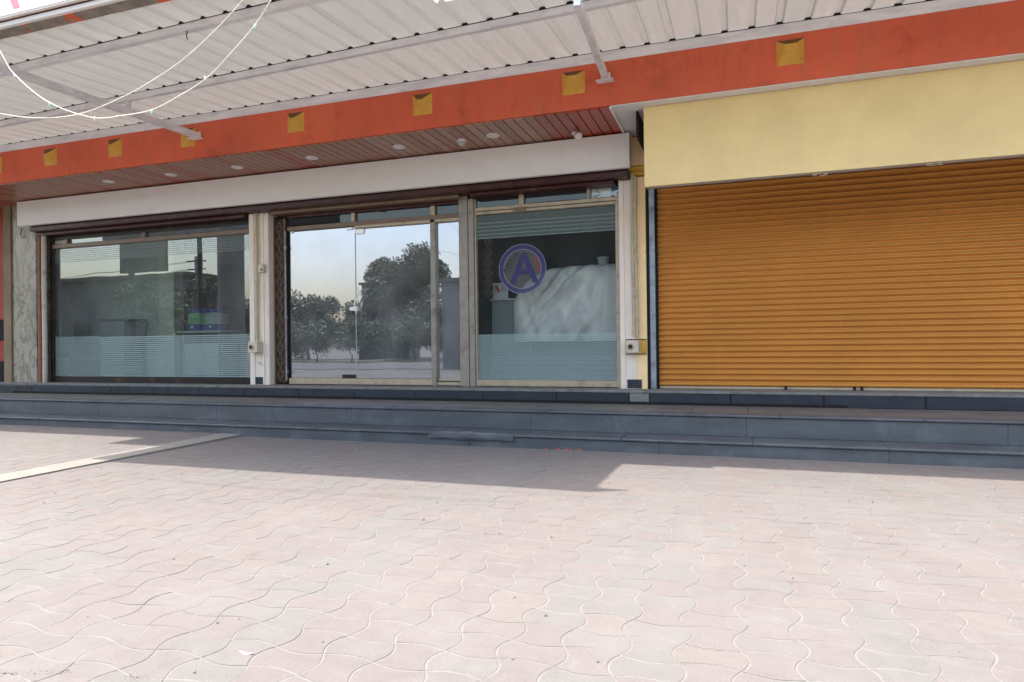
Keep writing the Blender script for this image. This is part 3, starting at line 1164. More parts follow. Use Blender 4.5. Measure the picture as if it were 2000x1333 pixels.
# ------------------------------------------------------------------ shutter
sh = thing('rolling_shutter', 'closed ochre brown corrugated rolling shutter of the right bay', 'shutter', (2.5, 0.1, ZT))
pitch = 0.0735
prof = []
for k in range(9):
    t = k / 8
    prof.append((-0.034 * math.sin(math.pi * min(1, t / 0.70)) if t < 0.70 else 0.024 * math.sin(math.pi * (t - 0.70) / 0.30), t * pitch))
sl = MB()
n = len(prof)
XA, XB = -0.985, 6.3
for i_ in range(n - 1):
    (ya, za), (yb_, zb) = prof[i_], prof[i_ + 1]
    sl.quad((XA, ya, za), (XB, ya, za), (XB, yb_, zb), (XA, yb_, zb))
sl.quad((XA, 0.012, 0), (XB, 0.012, 0), (XB, 0.012, pitch), (XA, 0.012, pitch))
slat_me = sl.mesh('slat', M['shutter'])
nsl = 36
for k in range(nsl):
    o = link('slat', slat_me, sh, (0, 0.10, ZT + 0.035 + k * pitch))
a = MB()
a.box(XA, XB, 0.075, 0.115, ZT + 0.002, ZT + 0.034, bev=0.004)
a.build('bottom_bar', M['gold_al'], sh)
a = MB()
for xx in (0.55, 1.32, 1.40):
    a.box(xx, xx + 0.03, 0.055, 0.075, ZT + 0.005, ZT + 0.045)
a.build('bolts', M['dark'], sh)
a = MB()
a.box(-1.088, -1.015, -0.01, 0.03, ZT, 3.30, bev=0.004)
a.box(-1.088, -1.078, 0.031, 0.16, ZT, 3.30)
a.build('guide_rail', M['galv'], sh)
a = MB()
a.box(-1.013, -0.985, 0.03, 0.16, ZT, 3.30)
a.build('rail_lip', M['dark'], sh)
a = MB()
a.tube([(XA, 0.24, 3.16), (XB, 0.24, 3.16)], 0.11, 16)
a.build('drum', M['shutter'], sh)
# dark slit by the guide
b = MB()
b.box(-1.125, -1.089, -0.02, 0.25, ZT - 0.002, 3.33)
P('jamb_gap', b, M['dark'])
b = MB()
b.box(-1.10, 6.5, 0.36, 0.5, ZT, 3.3)
P('shutter_backing', b, M['dark'])

# ------------------------------------------------------------------ glazing
GY = 0.10


def pane(x0, x1, z0, z1, mat, parent, name='pane', y=GY):
    a = MB()
    a.quad((x0, y, z0), (x1, y, z0), (x1, y, z1), (x0, y, z1))
    return a.build(name, mat, parent)


def frame(rects, mat, parent, name='frame', y0=0.06, y1=0.14, bev=0.004):
    a = MB()
    for (x0, x1, z0, z1) in rects:
        a.box(x0, x1, y0, y1, z0, z1, bev=bev)
    return a.build(name, mat, parent)


def stripes(x0, x1, z0, z1, pitch, duty, mat, parent, name='frosted_stripes', y=GY - 0.004, fade=None):
    a = MB()
    z = z0
    while z < z1:
        a.quad((x0, y, z), (x1, y, z), (x1, y, min(z1, z + pitch * duty)), (x0, y, min(z1, z + pitch * duty)))
        z += pitch
    o_ = a.build(name, mat, parent)
    o_['kind'] = 'stuff'
    return o_


# left window
w1 = frame([(XL - 0.06, XL + 0.02, ZT, 3.275), (-7.60, -7.50, ZT, 3.275), (XL + 0.02, -7.60, 3.205, 3.275), (XL + 0.02, -7.60, ZT, 0.665)], M['dark_frame'], shop, 'shop_window')
w1['label'] = 'wide left shop window with green tinted glass and frosted bands'
frame([(XL + 0.02, -7.60, 3.045, 3.115)], M['brown_al'], w1, 'transom_bar', 0.045, 0.15)
frame([(-9.915, -9.825, 3.117, 3.203), (XL + .36, XL + .40, 3.117, 3.203)], M['brown_al'], w1, 'transom_post', 0.05, 0.14)
pane(XL + 0.02, -7.60, 0.665, 3.045, M['glass_left'], w1)
pane(XL + 0.42, -9.915, 3.115, 3.205, M['glass_left'], w1, 'transom_pane')
pane(-9.825, -7.60, 3.115, 3.205, M['glass_left'], w1, 'transom_pane')
pane(XL + 0.02, XL + .36, 3.117, 3.203, M['marble'], w1, 'transom_panel')
stripes(-10.95, -7.60, 0.67, 1.385, 0.0345, 0.62, M['film'], w1)
stripes(XL + 0.02, -10.95, 0.67, 1.40, 0.0345, 0.90, M['film_thin'], w1)
stripes(XL + 0.02, -10.95, 0.67, 1.40, 0.0345, 0.60, M['film_thin'], w1, y=GY - 0.007)
stripes(XL + 0.02, -7.60, 2.78, 3.04, 0.0345, 0.55, M['film_thin'], w1)

# doors
b = MB()
lx0, lx1 = -7.13, -6.84
P('door_side_panel', MB().box(lx0, lx1, 0.12, 0.20, ZT, 3.28), M['dark'])
a = MB()
zz = 0.72
while zz < 3.15:
    c_, h_, w_ = -7.03, 0.105, 0.075
    pts = [(c_, 0.10, zz - h_), (c_ + w_, 0.10, zz), (c_, 0.10, zz + h_), (c_ - w_, 0.10, zz)]
    for e in range(4):
        a.bar(pts[e], pts[(e + 1) % 4], 0.014, 0.02, up=(0, 1, 0))
    pts = [(c_, 0.10, zz - h_ * .5), (c_ + w_ * .5, 0.10, zz), (c_, 0.10, zz + h_ * .5), (c_ - w_ * .5, 0.10, zz)]
    for e in range(4):
        a.bar(pts[e], pts[(e + 1) % 4], 0.010, 0.015, mi=0, up=(0, 1, 0))
    zz += 0.215
lat = P('lattice_panel', a, M['lattice_hi'])
lat['label'] = 'dark carved strip of linked diamonds left of the glass doors'
MB().box(-7.12, -6.93, 0.112, 0.119, ZT + .03, 3.24).build('lattice_back', M['lattice'], lat)
frame([(-7.128, -7.115, ZT, 3.28), (-6.925, -6.905, ZT + .05, 3.25)], M['brown_al'], shop, 'door_side_post', 0.07, 0.13, 0.003)
a = MB()
a.tube([(-6.885, 0.06, 0.62), (-6.885, 0.06, 3.04)], 0.010, 8)
for zz in (1.62, 2.75, 0.75):
    a.box(-6.90, -6.868, 0.045, 0.085, zz, zz + 0.035)
P('hinge_rod', a, M['galv'])
frame([(-6.84, -3.78, 3.235, 3.283)], M['maroon'], shop, 'door_header', 0.05, 0.15)
dfr = frame([(-6.84, -3.83, 3.03, 3.095)], M['brown_al'], shop, 'transom_bar', 0.05, 0.15)
frame([(-5.60, -3.83, 2.985, 3.028)], M['gold_al'], shop, 'transom_bar', 0.04, 0.14)
frame([(-5.655, -5.595, 3.096, 3.233), (-4.30, -4.225, 3.096, 3.233)], M['gold_al'], shop, 'transom_post', 0.05, 0.14)
pane(-6.84, -5.655, 3.095, 3.235, M['glass_transom'], shop, 'transom_pane')
pane(-5.595, -4.30, 3.095, 3.235, M['glass_transom'], shop, 'transom_pane')
pane(-4.225, -3.83, 3.095, 3.235, M['glass_transom'], shop, 'transom_pane')
DZ0, DZ1 = 0.665, 3.028
d1 = pane(-6.84, -5.612, DZ0, DZ1, M['glass_door'], shop, 'glass_door', 0.118)
d1['label'] = 'fixed left leaf of the mirror tinted glass doors'
MB().box(-5.618, -5.606, 0.108, 0.120, DZ0, DZ1).build('glass_edge', M['glass_edge'], d1)
d2 = pane(-5.604, -4.305, DZ0, 2.985, M['glass_door'], shop, 'glass_door', 0.095)
d2['label'] = 'right leaf of the mirror tinted glass doors, with curved steel handle'
MB().box(-5.612, -5.604, 0.086, 0.100, DZ0, 2.985).build('glass_edge', M['glass_edge'], d2)
frame([(-6.84, -4.30, ZT + 0.012, 0.66)], M['gold_al'], shop, 'bottom_rail', 0.06, 0.14)
frame([(-4.22, -3.835, ZT + 0.012, 0.62), (-4.20, -3.845, 0.635, 0.665)], M['gold_al'], shop, 'bottom_rail', 0.06, 0.14)
a = MB()
a.box(-5.60, -5.44, 0.075, 0.105, 2.90, 2.983, bev=0.006)
a.build('patch_fitting', M['chrome'], d2)
a = MB()
a.box(-6.83, -6.76, 0.10, 0.135, 3.0, 3.03, bev=0.006)
a.box(-5.77, -5.66, 0.10, 0.135, 2.98, 3.024, bev=0.006)
a.build('patch_fitting', M['chrome'], d1)
for j, (ox, oy) in enumerate(((-5.555, 0.02), (-5.50, 0.16))):
    a = MB()
    pts = []
    for k in range(17):
        t = k / 16
        pts.append((ox + 0.03 * math.sin((t - 0.08) * 2 * math.pi) * -1 + (0.5 - t) * -0.02, oy, 1.66 + t * 0.40))
    a.tube(pts, 0.011, 10)
    y2 = 0.09 if j == 0 else 0.10
    a.tube([pts[2], (pts[2][0], y2, pts[2][2])], 0.007, 8)
    a.tube([pts[14], (pts[14][0], y2, pts[14][2])], 0.007, 8)
    a.build('handle', M['chrome'], d2, smooth=True)
a = MB()
a.box(-5.72, -5.53, 0.07, 0.094, 1.715, 1.775, bev=0.02)
a.build('lock', M['chrome'], d2)
a = MB()
a.lathe([(0.02, 0.0), (0.018, -0.010), (0.001, -0.011)], (-5.56, 0.07, 1.745), 14, axis='Y')
a.build('lock_cylinder', M['gold_al'], d2)
a = MB()
a.box(-5.88, -5.62, 0.10, 0.13, 0.665, 0.72, bev=0.006)
a.build('floor_patch', M['dark_frame'], d1)
# post between door and side light, side light, main mullion
frame([(-4.30, -4.222, ZT, 3.03)], M['grey_al'], shop, 'door_post', 0.04, 0.15)
sl_ = pane(-4.222, -3.83, 0.665, 2.985, M['glass_door'], shop, 'side_light', 0.105)
sl_['label'] = 'narrow tinted side light right of the doors'
frame([(-3.83, -3.69, ZT, 3.334)], M['grey_al'], shop, 'mullion', 0.02, 0.15, 0.006)
frame([(-3.684, -3.60, ZT, 3.284)], M['grey_al'], shop, 'mullion', 0.03, 0.15, 0.006)

# right window
w3 = frame([(-3.598, -3.575, ZT, 3.28), (-1.545, -1.48, ZT, 3.10), (-3.575, -1.545, ZT + .01, 0.655)], M['gold_al'], shop, 'shop_window')
w3['label'] = 'right shop window with frosted bands, round emblem and covered furniture behind'
frame([(-3.575, -1.48, 3.095, 3.145), (-3.575, -1.545, 3.045, 3.085)], M['gold_al'], w3, 'transom_bar', 0.045, 0.15)
frame([(-2.91, -2.84, 3.146, 3.284), (-1.93, -1.885, 3.146, 3.284)], M['gold_al'], w3, 'transom_post', 0.05, 0.14)
frame([(-2.97, -2.80, 3.055, 3.10)], M['brown_al'], w3, 'latch', 0.02, 0.045)
pane(-3.575, -1.545, 0.655, 3.045, M['glass_right'], w3)
for x0, x1 in ((-3.575, -2.91), (-2.84, -1.93)):
    pane(x0, x1, 3.145, 3.285, M['glass_transom'], w3, 'transom_pane')
pane(-1.885, -1.48, 3.145, 3.285, M['glass_right'], w3, 'transom_pane', 0.09)
stripes(-3.575, -1.545, 0.66, 1.31, 0.0345, 0.80, M['film_thin'], w3)
stripes(-3.575, -1.545, 0.66, 1.0, 0.0345, 0.50, M['film_thin'], w3, y=GY - .008)
stripes(-3.575, -1.545, 0.66, 1.31, 0.69, 1.0, M['film_thin'], w3, y=GY - .012)
stripes(-3.575, -1.545, 2.70, 3.04, 0.028, 0.80, M['film_thin'], w3)
stripes(-3.575, -1.545, 2.70, 2.95, 0.055, 0.12, M['film'], w3, y=GY - .008)
# poster in the last transom
a = MB()
a.box(-1.875, -1.49, 0.125, 0.128, 3.12, 3.285)
pst = tag(a.build('paper_poster', M['paper']), 'white paper with blue marks behind the transom at the pilaster', 'poster')
MB().box(-1.605, -1.495, 0.1215, 0.1245, 3.125, 3.30).build('blue_panel', M['paper_blue'], pst)
wall_text('lettering', 'A', 0.14, -1.55, 0.119, 3.205, M['paper'], pst, rot=90, bold=True)
wall_text('lettering', 'Ar', 0.14, -1.80, 0.122, 3.205, M['ink'], pst, rot=75)
# round emblem on the glass: ring, plain letter, word
dec = MB()


def ring(mb, cx, cz, r0, r1, y, seg=48):
    for k in range(seg):
        a0, a1 = 2 * math.pi * k / seg, 2 * math.pi * (k + 1) / seg
        mb.quad((cx + r0 * math.cos(a0), y, cz + r0 * math.sin(a0)), (cx + r1 * math.cos(a0), y, cz + r1 * math.sin(a0)),
                (cx + r1 * math.cos(a1), y, cz + r1 * math.sin(a1)), (cx + r0 * math.cos(a1), y, cz + r0 * math.sin(a1)))


EX, EZ = -2.885, 2.235
ring(dec, EX, EZ, 0.285, 0.345, GY - 0.006)
emb = dec.build('emblem', M['decal_blue'], w3)
emb['label'] = 'violet blue round vinyl emblem with a plain letter A'
a = MB()
ring(a, EX, EZ, 0.346, 0.353, GY - 0.006)
a.build('emblem', M['decal_edge'], w3)
a = MB()
ring(a, EX, EZ, 0.277, 0.284, GY - 0.006)
a.build('emblem', M['decal_edge'], w3)
a = MB()
for k in range(48):
    a0, a1 = 2 * math.pi * k / 48, 2 * math.pi * (k + 1) / 48
    a.quad((EX, GY - 0.005, EZ), (EX + .276 * math.cos(a0), GY - 0.005, EZ + .276 * math.sin(a0)), (EX + .276 * math.cos(a1), GY - 0.005, EZ + .276 * math.sin(a1)))
a.build('emblem', M['decal_disc'], w3)
wall_text('emblem', 'A', 0.60, EX + .03, GY - 0.0075, EZ - 0.01, M['decal_blue'], w3, bold=True, extrude=0.0004)
wall_text('lettering', 'AIRAN', 0.115, EX - 0.175, GY - 0.009, EZ + 0.09, M['decal_text'], w3, rot=52, extrude=0.0004)
a = MB()
for k in range(6):
    a0, a1 = R(-12 + k * 9), R(-12 + (k + 1) * 9)
    a.quad(*[(EX + r_ * math.cos(q_), GY - 0.006, EZ + r_ * math.sin(q_)) for r_, q_ in ((0.20, a0), (0.262, a0), (0.262, a1), (0.20, a1))])
a.build('emblem', M['decal_red'], w3)

# ------------------------------------------------------------------ interior
b = MB()
b.quad((-16, 0.32, ZT - 0.01), (-1.1, 0.32, ZT - 0.01), (-1.1, 6.2, ZT - 0.01), (-16, 6.2, ZT - 0.01))
P('floor', b, M['room_floor'])
b = MB()
b.quad((-16, 0.3, 3.5), (-1.1, 0.3, 3.5), (-1.1, 6.2, 3.5), (-16, 6.2, 3.5))
P('ceiling', b, M['room_wall'])
b = MB()
b.box(-16, -1.1, 6.0, 6.2, 0.5, 3.5)
b.box(-1.25, -1.1, 0.3, 6.0, 0.5, 3.5)
b.box(-16.2, -16, 0.3, 6.0, 0.5, 3.5)
P('inner_wall', b, M['room_dark'])
b = MB()
b.box(-16, -10.78, 1.30, 1.42, 0.55, 3.5)
P('partition', b, M['partition'])
b = MB()
b.box(-10.775, -10.40, 1.22, 1.46, 0.55, 3.5)
P('inner_column', b, M['cream_col'])
b = MB()
b.box(-10.3, -7.4, 2.6, 2.7, 0.55, 2.15)
P('partition', b, M['room_brown'])
b = MB()
b.box(-6.9, -6.8, 0.3, 6, 0.55, 3.5)
P('partition', b, M['room_dark'])
b = MB()
b.box(-3.75, -3.66, 0.35, 6, 0.55, 3.5)
P('partition', b, M['room_dark'])
# picture on the partition
pc = thing('wall_picture', 'small framed notice on the pale wall behind the left window', 'picture', (-13.26, 1.29, 2.08))
MB().box(-13.40, -13.12, 1.275, 1.298, 2.06, 2.32).build('frame', M['dark_frame'], pc)
MB().box(-13.38, -13.14, 1.270, 1.2745, 2.08, 2.30).build('print', M['partition'], pc)
# chair-like shapes and shelf behind left window
cb = thing('office_chair', 'dim grey office chair behind the frosted part of the left window', 'chair', (-12.5, .85, ZT))
a = MB()
a.box(-12.75, -12.35, 0.95, 1.02, 1.35, 1.95, bev=0.03)
a.build('backrest', M['counter'], cb)
a = MB()
a.box(-12.80, -12.30, 0.55, 1.0, 1.0, 1.1, bev=0.03)
a.build('seat', M['counter'], cb)
a = MB()
a.tube([(-12.55, .78, ZT + .02), (-12.55, .78, 1.0)], 0.03, 8)
for q_ in range(5):
    a.bar((-12.55, .78, ZT + .05), (-12.55 + .28 * math.cos(q_ * 1.2566), .78 + .28 * math.sin(q_ * 1.2566), ZT + .03), .03, .03)
a.build('base', M['dark_frame'], cb)
cb = thing('cabinet', 'low grey cabinet with dark top behind the left window', 'cabinet', (-11.4, 1.0, ZT))
MB().box(-11.75, -11.15, 0.75, 1.25, ZT, 1.70, bev=0.01).build('body', M['counter'], cb)
MB().box(-11.78, -11.12, 0.72, 1.27, 1.702, 1.74, bev=0.006).build('top', M['dark_frame'], cb)


# insulated water drums on a table
tb_ = thing('side_table', 'grey table under the two water drums behind the left window', 'table', (-9.35, 1.0, ZT))
MB().box(-9.85, -8.85, 0.75, 1.30, 1.44, 1.48, bev=0.006).build('tabletop', M['counter_top'], tb_)
for sx in (-9.80, -8.90):
    for sy in (0.80, 1.25):
        MB().box(sx - .02, sx + .02, sy - .02, sy + .02, ZT, 1.438).build('leg', M['dark_frame'], tb_)
MB().box(-9.80, -8.90, 0.86, 1.2, ZT + .1, 1.25).build('lower_panel', M['paper'], tb_)
for cx, mt, lab in ((-9.55, 'green_plastic', 'blue lidded water drum with pale green band, left of the pair'),
                    (-9.13, 'pale_plastic', 'blue lidded water drum with pale grey band, right of the pair')):
    t_ = thing('water_drum', lab, 'water drum', (cx, 1.0, 1.48), 'insulated water drums behind the left window')
    MB().lathe([(0.185, 1.482), (0.19, 1.50), (0.19, 1.60)], (cx, 1.0, 0), 24).build('base', M['blue_plastic'], t_)
    MB().lathe([(0.196, 1.601), (0.20, 1.61), (0.20, 1.70), (0.193, 1.705), (0.20, 1.71), (0.20, 1.80), (0.19, 1.808)], (cx, 1.0, 0), 24).build('body', M[mt], t_)
    MB().lathe([(0.205, 1.809), (0.207, 1.83), (0.19, 1.87), (0.12, 1.90), (0.001, 1.905)], (cx, 1.0, 0), 24).build('lid', M['blue_plastic'], t_)
    a = MB()
    a.lathe([(0.03, 0), (0.025, -0.03), (0.001, -0.032)], (cx + .02, 0.81, 1.55), 12, axis='Y')
    a.build('tap', M['paper'], t_)
t_ = thing('notice_board', 'white board with a red line leaning behind the left window', 'notice board', (-8.2, 1.2, 1.4))
MB().box(-8.45, -7.75, 1.35, 1.38, 1.30, 1.85, bev=0.004).build('board', M['paper'], t_)
MB().box(-8.42, -8.0, 1.343, 1.349, 1.44, 1.475).build('red_line', M['paper_red'], t_)

# right showroom: counter, card, lattice curtain, covered bundle, arm lamp, bucket
t_ = thing('display_counter', 'grey counter with pale top behind the right window', 'counter', (-3.3, 1.1, ZT))
MB().box(-3.62, -2.95, 0.80, 1.5, ZT, 1.84, bev=0.006).build('body', M['counter'], t_)
MB().box(-3.65, -2.90, 0.77, 1.53, 1.842, 1.875, bev=0.006).build('top', M['counter_top'], t_)
t_ = thing('price_card', 'small white card with a red pen mark on the counter', 'card', (-3.62, .85, 1.877))
a = MB()
a.bar((-3.475, .83, 1.878), (-3.475, .90, 2.13), 0.005, 0.28, up=(1, 0, 0))
cd = MB()
cd.quad((-3.63, .83, 1.878), (-3.36, .83, 1.878), (-3.38, .90, 2.13), (-3.63, .90, 2.13))
cd.quad((-3.63, .836, 1.878), (-3.36, .836, 1.878), (-3.38, .906, 2.13), (-3.63, .906, 2.13))
cd.build('card', M['paper'], t_)
rd = MB()
rd.quad((-3.60, .873, 2.07), (-3.555, .882, 2.10), (-3.50, .855, 2.00), (-3.52, .848, 1.97))
rd.build('pen_mark', M['paper_red'], t_)
tx_ = MB()
for k in range(4):
    z_ = 2.085 - k * .03
    yy = .83 + (z_ - 1.878) / .252 * .07 - .004
    tx_.quad((-3.49, yy, z_), (-3.40, yy, z_), (-3.40, yy + .002, z_ + .008), (-3.49, yy + .002, z_ + .008))
tx_.build('printed_lines', M['ink'], t_)
t_ = MB()
zz = 1.95
while zz < 2.75:
    c_, h_, w_ = -3.60 + .0, 0.075, 0.07
    pts = [(c_, 0.60, zz - h_), (c_ + w_, 0.60, zz), (c_, 0.60, zz + h_), (c_ - w_, 0.60, zz)]
    for e in range(4):
        t_.bar(pts[e], pts[(e + 1) % 4], 0.022, 0.02, up=(0, 1, 0))
    for e in range(4):
        p_, c2 = Vector(pts[e]), Vector((c_, 0.60, zz))
        pts[e] = tuple(c2 + (p_ - c2) * .5)
    for e in range(4):
        t_.bar(pts[e], pts[(e + 1) % 4], 0.016, 0.02, up=(0, 1, 0))
    zz += 0.155
lt = tag(t_.build('hanging_lattice', M['lattice_hi']), 'brown diamond lattice strip hanging behind the right window', 'lattice')
MB().box(-3.655, -3.53, 0.612, 0.62, 1.88, 2.80).build('backing', M['lattice'], lt)


def covered():
    nu, nv = 90, 46
    mb = MB()
    x0, x1 = -3.20, -1.35
    for i_ in range(nu + 1):
        u = i_ / nu
        x = x0 + (x1 - x0) * u
        # the left end rounds down to the floor
        hh = 1.0 - 0.36 * max(0, 1 - u / 0.42) ** 2.0
        for j_ in range(nv + 1):
            v = j_ / nv
            t = v * 2.4
            if t < 1.0:                                          # front, bottom to top
                y, z = 0.50, 1.22 + t * 0.85 * hh
            elif t < 1.5:
                a_ = (t - 1.0) / .5 * math.pi / 2
                y, z = 0.50 + 0.25 * (1 - math.cos(a_)), 1.22 + 0.85 * hh + 0.25 * math.sin(a_) * hh
            else:
                y, z = 0.75 + (t - 1.5) * 0.9, 1.22 + 1.10 * hh
            f = mnoise.noise(Vector((x * 5.5 + z * 1.8, 0.3, z * 1.3)))
            f2 = abs(mnoise.noise(Vector((x * 3.0 - z * 2.6, 4.0, z * 0.8))))
            amp = 0.15 * max(0, 1 - abs(u - 0.38) / 0.45) + 0.012
            y += -f * amp - (0.42 * (0.22 - f2) * max(0, 1 - abs(u - 0.38) / 0.4)) + 0.16 * max(0, 1 - u / 0.2) ** 2
            z += 0.012 * mnoise.noise(Vector((x * 4, y * 4, 7)))
            if t < 0.12:
                z -= 0.02
            mb.v.append((x, y, z))
    for i_ in range(nu):
        for j_ in range(nv):
            a_ = i_ * (nv + 1) + j_
            mb.f.append((a_, a_ + nv + 1, a_ + nv + 2, a_ + 1))
            mb.mi.append(0)
    return mb


cv = tag(covered().build('dust_cover', M['cloth'], smooth=True), 'creased silvery white dust cover over furniture behind the right window', 'cover')
t_ = thing('covered_cabinet', 'dark cabinet showing under the white dust cover', 'cabinet', (-2.3, 1, ZT))
MB().box(-2.95, -1.35, 0.82, 1.7, ZT, 1.9).build('body', M['counter'], t_)
a = MB()
a.tube([(-2.55, 1.3, 2.2), (-2.42, 1.3, 2.80), (-2.20, 1.3, 2.98)], 0.018, 8)
a.tube([(-2.26, 1.3, 2.2), (-2.27, 1.3, 2.85)], 0.014, 8)
t_ = tag(a.build('lamp_stand', M['dark_frame']), 'thin dark bent lamp arm standing behind the white cover', 'lamp stand')
t_ = thing('white_bucket', 'small white bucket on top of the covered furniture', 'bucket', (-2.05, 1.2, 2.33))
MB().lathe([(0.075, 2.335), (0.095, 2.49), (0.10, 2.495), (0.088, 2.493), (0.07, 2.35)], (-1.95, 1.3, 0), 20).build('body', M['counter_top'], t_)
b = MB()
b.box(-1.85, -1.80, 1.6, 1.66, 1.9, 3.5)
b.box(-3.05, -2.98, 1.6, 1.66, 1.9, 3.5)
b.box(-3.66, -1.25, 1.9, 1.98, 0.55, 3.5)
P('inner_post', b, M['room_dark'])

# ------------------------------------------------------------------ canopy
KZ = 4.658


def roofz(y):
    return KZ + 0.083 * y


can = thing('canopy', 'sloping canopy of pale corrugated sheets on white steel purlins', 'canopy', (-4, -2, 4.4))
RP = 0.279


def sheet(xa, nrib, y0, y1, lift):
    """one roofing sheet: flat pans and raised trapezoid ribs"""
    mb = MB()
    prof_ = [(xa - 0.05, 0.0, 0)]
    for k in range(nrib):
        c = xa + k * RP
        prof_ += [(c - 0.040, 0.0, 0), (c - 0.020, 0.028, 1), (c + 0.020, 0.028, 1), (c + 0.040, 0.0, 1), (c + 0.14, 0.0, 0)]
    prof_.append((xa + nrib * RP - 0.045, 0.0, 0))
    ny = 6
    i0 = len(mb.v)
    for j in range(ny + 1):
        y = y0 + (y1 - y0) * j / ny
        for (x, z, _) in prof_:
            mb.v.append((x, y, roofz(y) + z + lift + 0.003 * mnoise.noise(Vector((x * 1.5, y * 1.2, 1)))))
    n_ = len(prof_)
    for j in range(ny):
        for k in range(n_ - 1):
            mb.f.append((i0 + j * n_ + k, i0 + j * n_ + k + 1, i0 + (j + 1) * n_ + k + 1, i0 + (j + 1) * n_ + k))
            mb.mi.append(1 if prof_[k + 1][2] else 0)
    me = mb.mesh('roof_sheet', [M['sheet'], M['sheet_rib']])
    o_ = link('roof_sheet', me, can)
    return o_


RIB0 = -0.092 - RP * 58
cuts = [0, 4, 8, 12, 16, 20, 24, 27, 30, 34, 38, 42, 45, 49, 52, 56, 60, 64, 68, 72, 76, 80]
for k, (c0, c1) in enumerate(zip(cuts, cuts[1:])):
    deep = 30 <= c0 < 49
    sheet(RIB0 + c0 * RP, c1 - c0, -4.19 if deep else (-3.56 if c0 == 27 else (-3.17 if c0 == 49 else -3.08)), -0.96, 0.0018 * (k % 2) + 0.001)
# purlins
a = MB()
a.box(SX0, 6.5, -1.245, -1.185, 4.432, roofz(-1.22) - 0.002, bev=0.004)
a.build('purlin', M['steel_white'], can)
pur1 = lambda x: (x, -2.2 - (x + 10) * 0.050, roofz(-2.2 - (x + 10) * 0.050) - 0.042)
pur2 = lambda x: (x, -3.645 - (x + 7.7) * 0.038, roofz(-3.645 - (x + 7.7) * 0.038) - 0.042)
segs = [(-14.5, -8.9), (-8.9, -4.1), (-4.1, -2.35), (-2.35, 2.2), (2.2, 6.4)]
for x0, x1 in segs:
    a = MB()
    a.bar(pur1(x0 + .003), pur1(x1 - .003), 0.055, 0.08)
    a.build('purlin', M['steel_white'], can)
for x0, x1 in ((-7.95, -6.85), (-6.85, -2.64)):
    a = MB()
    a.bar(pur2(x0 + .003), pur2(x1 - .003), 0.055, 0.08)
    a.build('purlin', M['steel_white'], can)
for xx, f_ in ((-6.85, pur2), (-8.9, pur1), (-4.1, pur1), (-2.35, pur1)):
    a = MB()
    p_ = f_(xx)
    a.box(p_[0] - .008, p_[0] + .008, p_[1] - .034, p_[1] + .034, p_[2] - .044, p_[2] + .03)
    a.build('weld_joint', M['steel_white'], can)
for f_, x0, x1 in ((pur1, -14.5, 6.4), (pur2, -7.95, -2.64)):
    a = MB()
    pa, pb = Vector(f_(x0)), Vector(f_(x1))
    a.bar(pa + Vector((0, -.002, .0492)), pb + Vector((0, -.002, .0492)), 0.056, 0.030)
    a.build('rib_gap_shade', M['dark'], can)  # black bar added as the shade in the rib gaps
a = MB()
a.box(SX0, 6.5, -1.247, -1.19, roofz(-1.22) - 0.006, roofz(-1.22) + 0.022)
a.build('rib_gap_shade', M['dark'], can)  # same painted shade above the beam purlin
# rafters, their cleats and brackets
for (xa, xb, ye) in ((-7.36, -7.62, -4.36), (-1.405, -1.33, -3.03)):
    a = MB()
    a.bar((xa, -1.27, 4.235), (xb, ye, 4.255), 0.062, 0.082)
    a.build('rafter', M['steel_white'], can)
    a = MB()
    a.box(xa - .10, xa + .10, -1.36, -1.256, 4.178, 4.193, bev=0.003)
    a.box(xa - .055, xa + .055, -1.275, -1.256, 4.196, 4.29, bev=0.003)
    a.build('bracket', M['steel_white'], can)
    for f_ in (pur1, pur2):
        p_ = f_(xa + (xb - xa) * .4)
        if p_[1] < ye + .1 or (f_ is pur2 and xa > -3):
            continue
        if p_[2] - 0.04 - 4.296 > 0.005:
            a = MB()
            a.box(p_[0] - .03, p_[0] + .03, p_[1] - .02, p_[1] + .02, 4.285, p_[2] - 0.041)
            a.build('cleat', M['steel_white'], can)
# hook on the far purlin
a = MB()
p_ = pur2(-5.05)
a.tube([(p_[0], p_[1] - .02, p_[2] - .04), (p_[0] - .01, p_[1] - .02, p_[2] - .09), (p_[0] + .005, p_[1] - .02, p_[2] - .12)], 0.005, 6)
a.build('hook', M['dark'], can)

# front lintel and hoarding of the deep part
lin = thing('canopy_lintel', 'mildewed concrete lintel along the outer edge of the canopy, orange paint peeling', 'lintel', (-5.7, -4.3, 4.31))
a = MB()
a.box(-7.98, -2.66, -4.345, -4.195, 4.305, 4.40, bev=0.006)
a.build('beam', M['lintel'], lin)
a = MB()
a.box(-7.98, -2.66, -4.385, -4.347, 4.300, 4.345, bev=0.003)
a.build('edge_strip', M['cream_strip'], lin)
a = MB()
a.box(-7.98, -2.66, -4.392, -4.347, 4.3465, 4.353)
a.build('stripe', M['maroon'], lin)
ban = MB()
ban.box(-7.96, -2.68, -4.43, -4.40, 4.375, 5.15)
bn = tag(ban.build('hoarding', M['banner']), 'white hoarding with a coral red letter above the canopy edge', 'hoarding')
MB().box(-7.97, -2.67, -4.425, -4.387, 4.355, 4.374).build('bottom_rail', M['pink_wall'], bn)
wall_text('lettering', 'A', 0.62, -6.62, -4.4325, 4.615, M['banner_red'], bn, bold=True, extrude=0.001)

# ------------------------------------------------------------------ string lights
YS = -4.85


def onY(px, py, Y):
    d = F + R2 * ((px - 1000) / 1290.37) - U2 * ((py - 666.5) / 1290.37)
    t = (Y - CAM.y) / d.y
    return CAM + d * t


